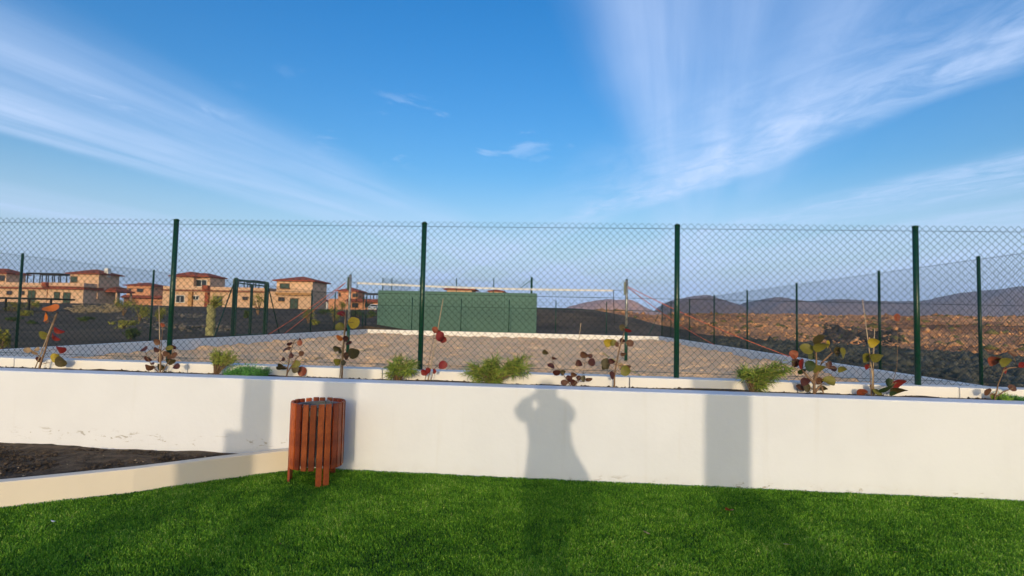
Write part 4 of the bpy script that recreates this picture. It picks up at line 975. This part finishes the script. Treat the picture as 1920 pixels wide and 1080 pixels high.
# hills
def hill(label, sil, Y, depth, m, amp, seed):
    xs_ = np.linspace(sil[0][0], sil[-1][0], 170); ys_ = np.interp(xs_, [q[0] for q in sil], [q[1] for q in sil])
    P = [at(x, y, Y) for x, y in zip(xs_, ys_)]; X0 = np.array([q.x for q in P]); Z0 = np.array([q.z for q in P])
    Z0 = np.convolve(np.pad(Z0, 4, mode='edge'), np.ones(9)/9, 'valid')
    v = np.linspace(-1, 1, 61); bumpv = np.cos(v*math.pi/2)**1.3
    XX = np.repeat(X0[None], 61, 0); YY = Y+v[:, None]*depth+0*XX; ZZ = -6+(Z0[None]+6)*bumpv[:, None]
    ZZ = ZZ+amp*fbm(XX, YY, depth*.3, 5, seed)*np.clip(ZZ/40, 0, 1)*(1-.75*bumpv[:, None]**6)
    o = grid('hill', XX, YY, ZZ, m); o['kind'] = 'structure'; o['label'] = label; return o
hill('pinkish rounded hill behind the net post', [(1020, 592), (1050, 583), (1075, 572), (1100, 564), (1140, 561.5), (1180, 565), (1205, 575), (1226, 584), (1245, 592)], 1400, 170, 'hill_pink', 22, 100)
hill('grey rounded hill right of the third near post', [(1220, 594), (1240, 574), (1262, 562), (1290, 556), (1332, 555), (1360, 562), (1385, 574), (1405, 588), (1420, 592)], 1550, 200, 'hill_grey', 26, 110)
hill('long dark ridge rising to the right', [(1370, 592), (1392, 576), (1420, 566), (1455, 559), (1482, 561), (1500, 569), (1520, 560), (1545, 564), (1580, 561), (1602, 565), (1625, 568), (1660, 566), (1700, 564), (1760, 558), (1790, 551), (1830, 545), (1880, 540), (1920, 537), (1990, 531), (2100, 524), (2250, 540), (2400, 575)], 2000, 330, 'hill_grey', 40, 120)

# ------------------------------------------------------------------ pillars and photographer behind the viewpoint (their shadows fall into view)
def pillar(pxa, pxb, y, label, H=2.9, stub=False):
    A, B = at(pxa, 790, WALL_D), at(pxb, 790, WALL_D); k = ld.x/ld.y; xa, xb = A.x-k*(WALL_D-y), B.x-k*(WALL_D-y); wd = xb-xa
    e = empty('masonry_pillar', ((xa+xb)/2, y, 0)); tag(e, label, 'pillar', 'white pillars behind the viewpoint')
    MB().box(-wd/2, wd/2, -wd, 0, -.05, H).build('shaft', 'column', e, bevel=.012)
    MB().box(-wd/2-.05, wd/2+.05, -wd-.05, .05, H+.002, H+.08).build('cap_stone', 'column', e, bevel=.01)
    if stub:
        b = prism_y([(-.28, 0), (0, 0), (0, 1.22), (-.05, 1.30), (-.14, 1.335), (-.23, 1.30), (-.28, 1.22)], -wd/2-.17, -wd/2-.002); b.build('shadow_stub', 'column', e)  # unseen stub, added and shaped to cast the lump beside the pillar's shadow
    return e
pillar(448, 505, -1.5, 'white pillar with a low added stub, casting the shadow left of the litter bin', stub=True)
pillar(600, 664, -3.4, 'white pillar casting the shadow above the litter bin')
pillar(1320, 1406, -1.9, 'broad white pillar casting the wide shadow on the right of the wall')

def person():
    e = empty('person', (.1, -.45, 0)); tag(e, 'person in a dark jacket holding a phone up with both hands behind the viewpoint', 'person')
    J = [((.14, -.45, .93), (.15, .11)), ((.12, -.45, 1.10), (.13, .09)), ((.08, -.45, 1.27), (.15, .10)), ((.06, -.44, 1.42), (.13, .09)), ((.05, -.43, 1.51), (.055, .055)), ((.05, -.42, 1.57), (.055, .06)), ((.05, -.41, 1.65), (.075, .095)), ((.05, -.41, 1.71), (.06, .08))]
    V = [j[0] for j in J]; Rr = [j[1] for j in J]; E = [(i, i+1) for i in range(7)]
    def chainv(root, pts):
        prev = root
        for p_, r_ in pts: V.append(p_); Rr.append((r_, r_)); E.append((prev, len(V)-1)); prev = len(V)-1
        return prev
    for s in (-1, 1):
        k = chainv(3, [((.055+s*.15, -.44, 1.42), .066), ((.045+s*.235, -.33, 1.41), .058), ((.035+s*.235, -.21, 1.42), .052), ((.025+s*.17, -.13, 1.49), .050), ((s*.118, -.085, 1.515), .030), ((s*.098, -.065, 1.528), .030)])
        for f_ in range(4):   # fingers wrap the phone's short edge
            z = 1.575-.018*f_; chainv(k, [((s*.098, -.052, z), .0085), ((s*.094, -.030, z+.002), .0082), ((s*.080, -.024, z+.002), .0075)])
        chainv(k, [((s*.080, -.068, 1.53), .010), ((s*.062, -.052, 1.532), .0085)])
        chainv(0, [((.09+s*.085, -.45, .84), .095), ((.03+s*.08, -.44, .50), .068), ((.02+s*.08, -.46, .28), .056), ((.01+s*.08, -.46, .09), .044), ((.01+s*.085, -.40, .045), .044), ((.01+s*.095, -.30, .035), .034)])
    me = bpy.data.meshes.new('body'); me.from_pydata([Vector(v)-Vector(e.location) for v in V], E, []); o = bpy.data.objects.new('body', me); COL.objects.link(o); o.parent = e
    md = o.modifiers.new('skin', 'SKIN'); o.modifiers.new('sub', 'SUBSURF').levels = 1; o.modifiers['sub'].render_levels = 2
    for i, (a_, b_) in enumerate(Rr): me.skin_vertices[0].data[i].radius = (a_, b_)
    me.skin_vertices[0].data[0].use_root = True; me.materials.append(mat('skin', lin(196, 150, 122), .55, .05, 9))
    def lathe(name, secs, m, n=28):
        b = MB()
        for (z, cx, cy, rx, ry) in secs:
            for k in range(n): h_ = 2*math.pi*k/n; b.v.append((cx+rx*math.cos(h_)-e.location.x, cy+ry*math.sin(h_)-e.location.y, z))
        for i in range(len(secs)-1):
            for k in range(n): b.f.append((i*n+k, i*n+(k+1) % n, (i+1)*n+(k+1) % n, (i+1)*n+k))
        return b.build(name, m, e, smooth=True)
    lathe('jacket', [(.70, .16, -.45, .30, .20), (.76, .165, -.45, .322, .22), (.86, .165, -.45, .315, .21), (.95, .145, -.45, .28, .19), (1.06, .115, -.45, .24, .165), (1.18, .095, -.45, .21, .15), (1.32, .075, -.45, .215, .145), (1.43, .06, -.45, .20, .125), (1.49, .05, -.44, .10, .09), (1.52, .05, -.435, .066, .066)], mat('jacket', lin(58, 62, 74), .8, .1, 6))
    lathe('hair', [(1.52, .05, -.46, .085, .05), (1.60, .05, -.455, .102, .075), (1.66, .05, -.445, .106, .095), (1.72, .05, -.435, .098, .098), (1.765, .05, -.43, .068, .075), (1.78, .05, -.43, .02, .025)], mat('hair', lin(52, 38, 30), .6, .2, 30))
    for s in (-1, 1):
        L_ = e.location; MB().tube([Vector(q)-L_ for q in ((.055+s*.14, -.44, 1.42), (.045+s*.215, -.34, 1.415), (.035+s*.225, -.22, 1.43), (.025+s*.165, -.14, 1.50), (s*.125, -.10, 1.525))], [.078, .074, .074, .066, .042], 12).build('sleeve', MATS['jacket'], e, smooth=True)
    for s in (-1, 1): MB().tube([(.05+s*.034-e.location.x, -.325-e.location.y, 1.665), (.05+s*.034-e.location.x, -.313-e.location.y, 1.665)], [.013, .009], 8).build('eye', 'black', e)
    MB().tube([(-.05, .122, 1.665), (-.05, .145, 1.63), (-.05, .12, 1.62)], [.008, .015, .008], 8).build('nose', MATS['skin'], e)
    MB().box(-.075, -.025, .115, .126, 1.585, 1.597).build('mouth', 'leaf_maroon', e)
    for s in (-1, 1): MB().tube([(-.05+s*.082, .05, 1.67), (-.05+s*.094, .04, 1.645), (-.05+s*.082, .045, 1.62)], .012, 6).build('ear', MATS['skin'], e)
    ph = MB().box(-.082, .082, -.042, -.033, 1.512, 1.588).build('phone', 'black', bevel=.003); tag(ph, 'black phone held up sideways by the photographer', 'phone')
person()

# ------------------------------------------------------------------ air
hm = bpy.data.materials.new('haze'); hm.use_nodes = True; T = NT(hm.node_tree); T.n.remove(T.n['Principled BSDF'])
pv = T.node('ShaderNodeVolumePrincipled'); pv.inputs['Color'].default_value = (.62, .8, 1, 1); pv.inputs['Density'].default_value = HAZE; pv.inputs['Anisotropy'].default_value = .2
T.l.new(pv.outputs[0], T.n['Material Output'].inputs['Volume'])
hz = MB().box(-1800, 2600, -60, 2450, -8, 150).build('haze', hm); stuff(hz); hz['label'] = 'thin evening haze in the air'
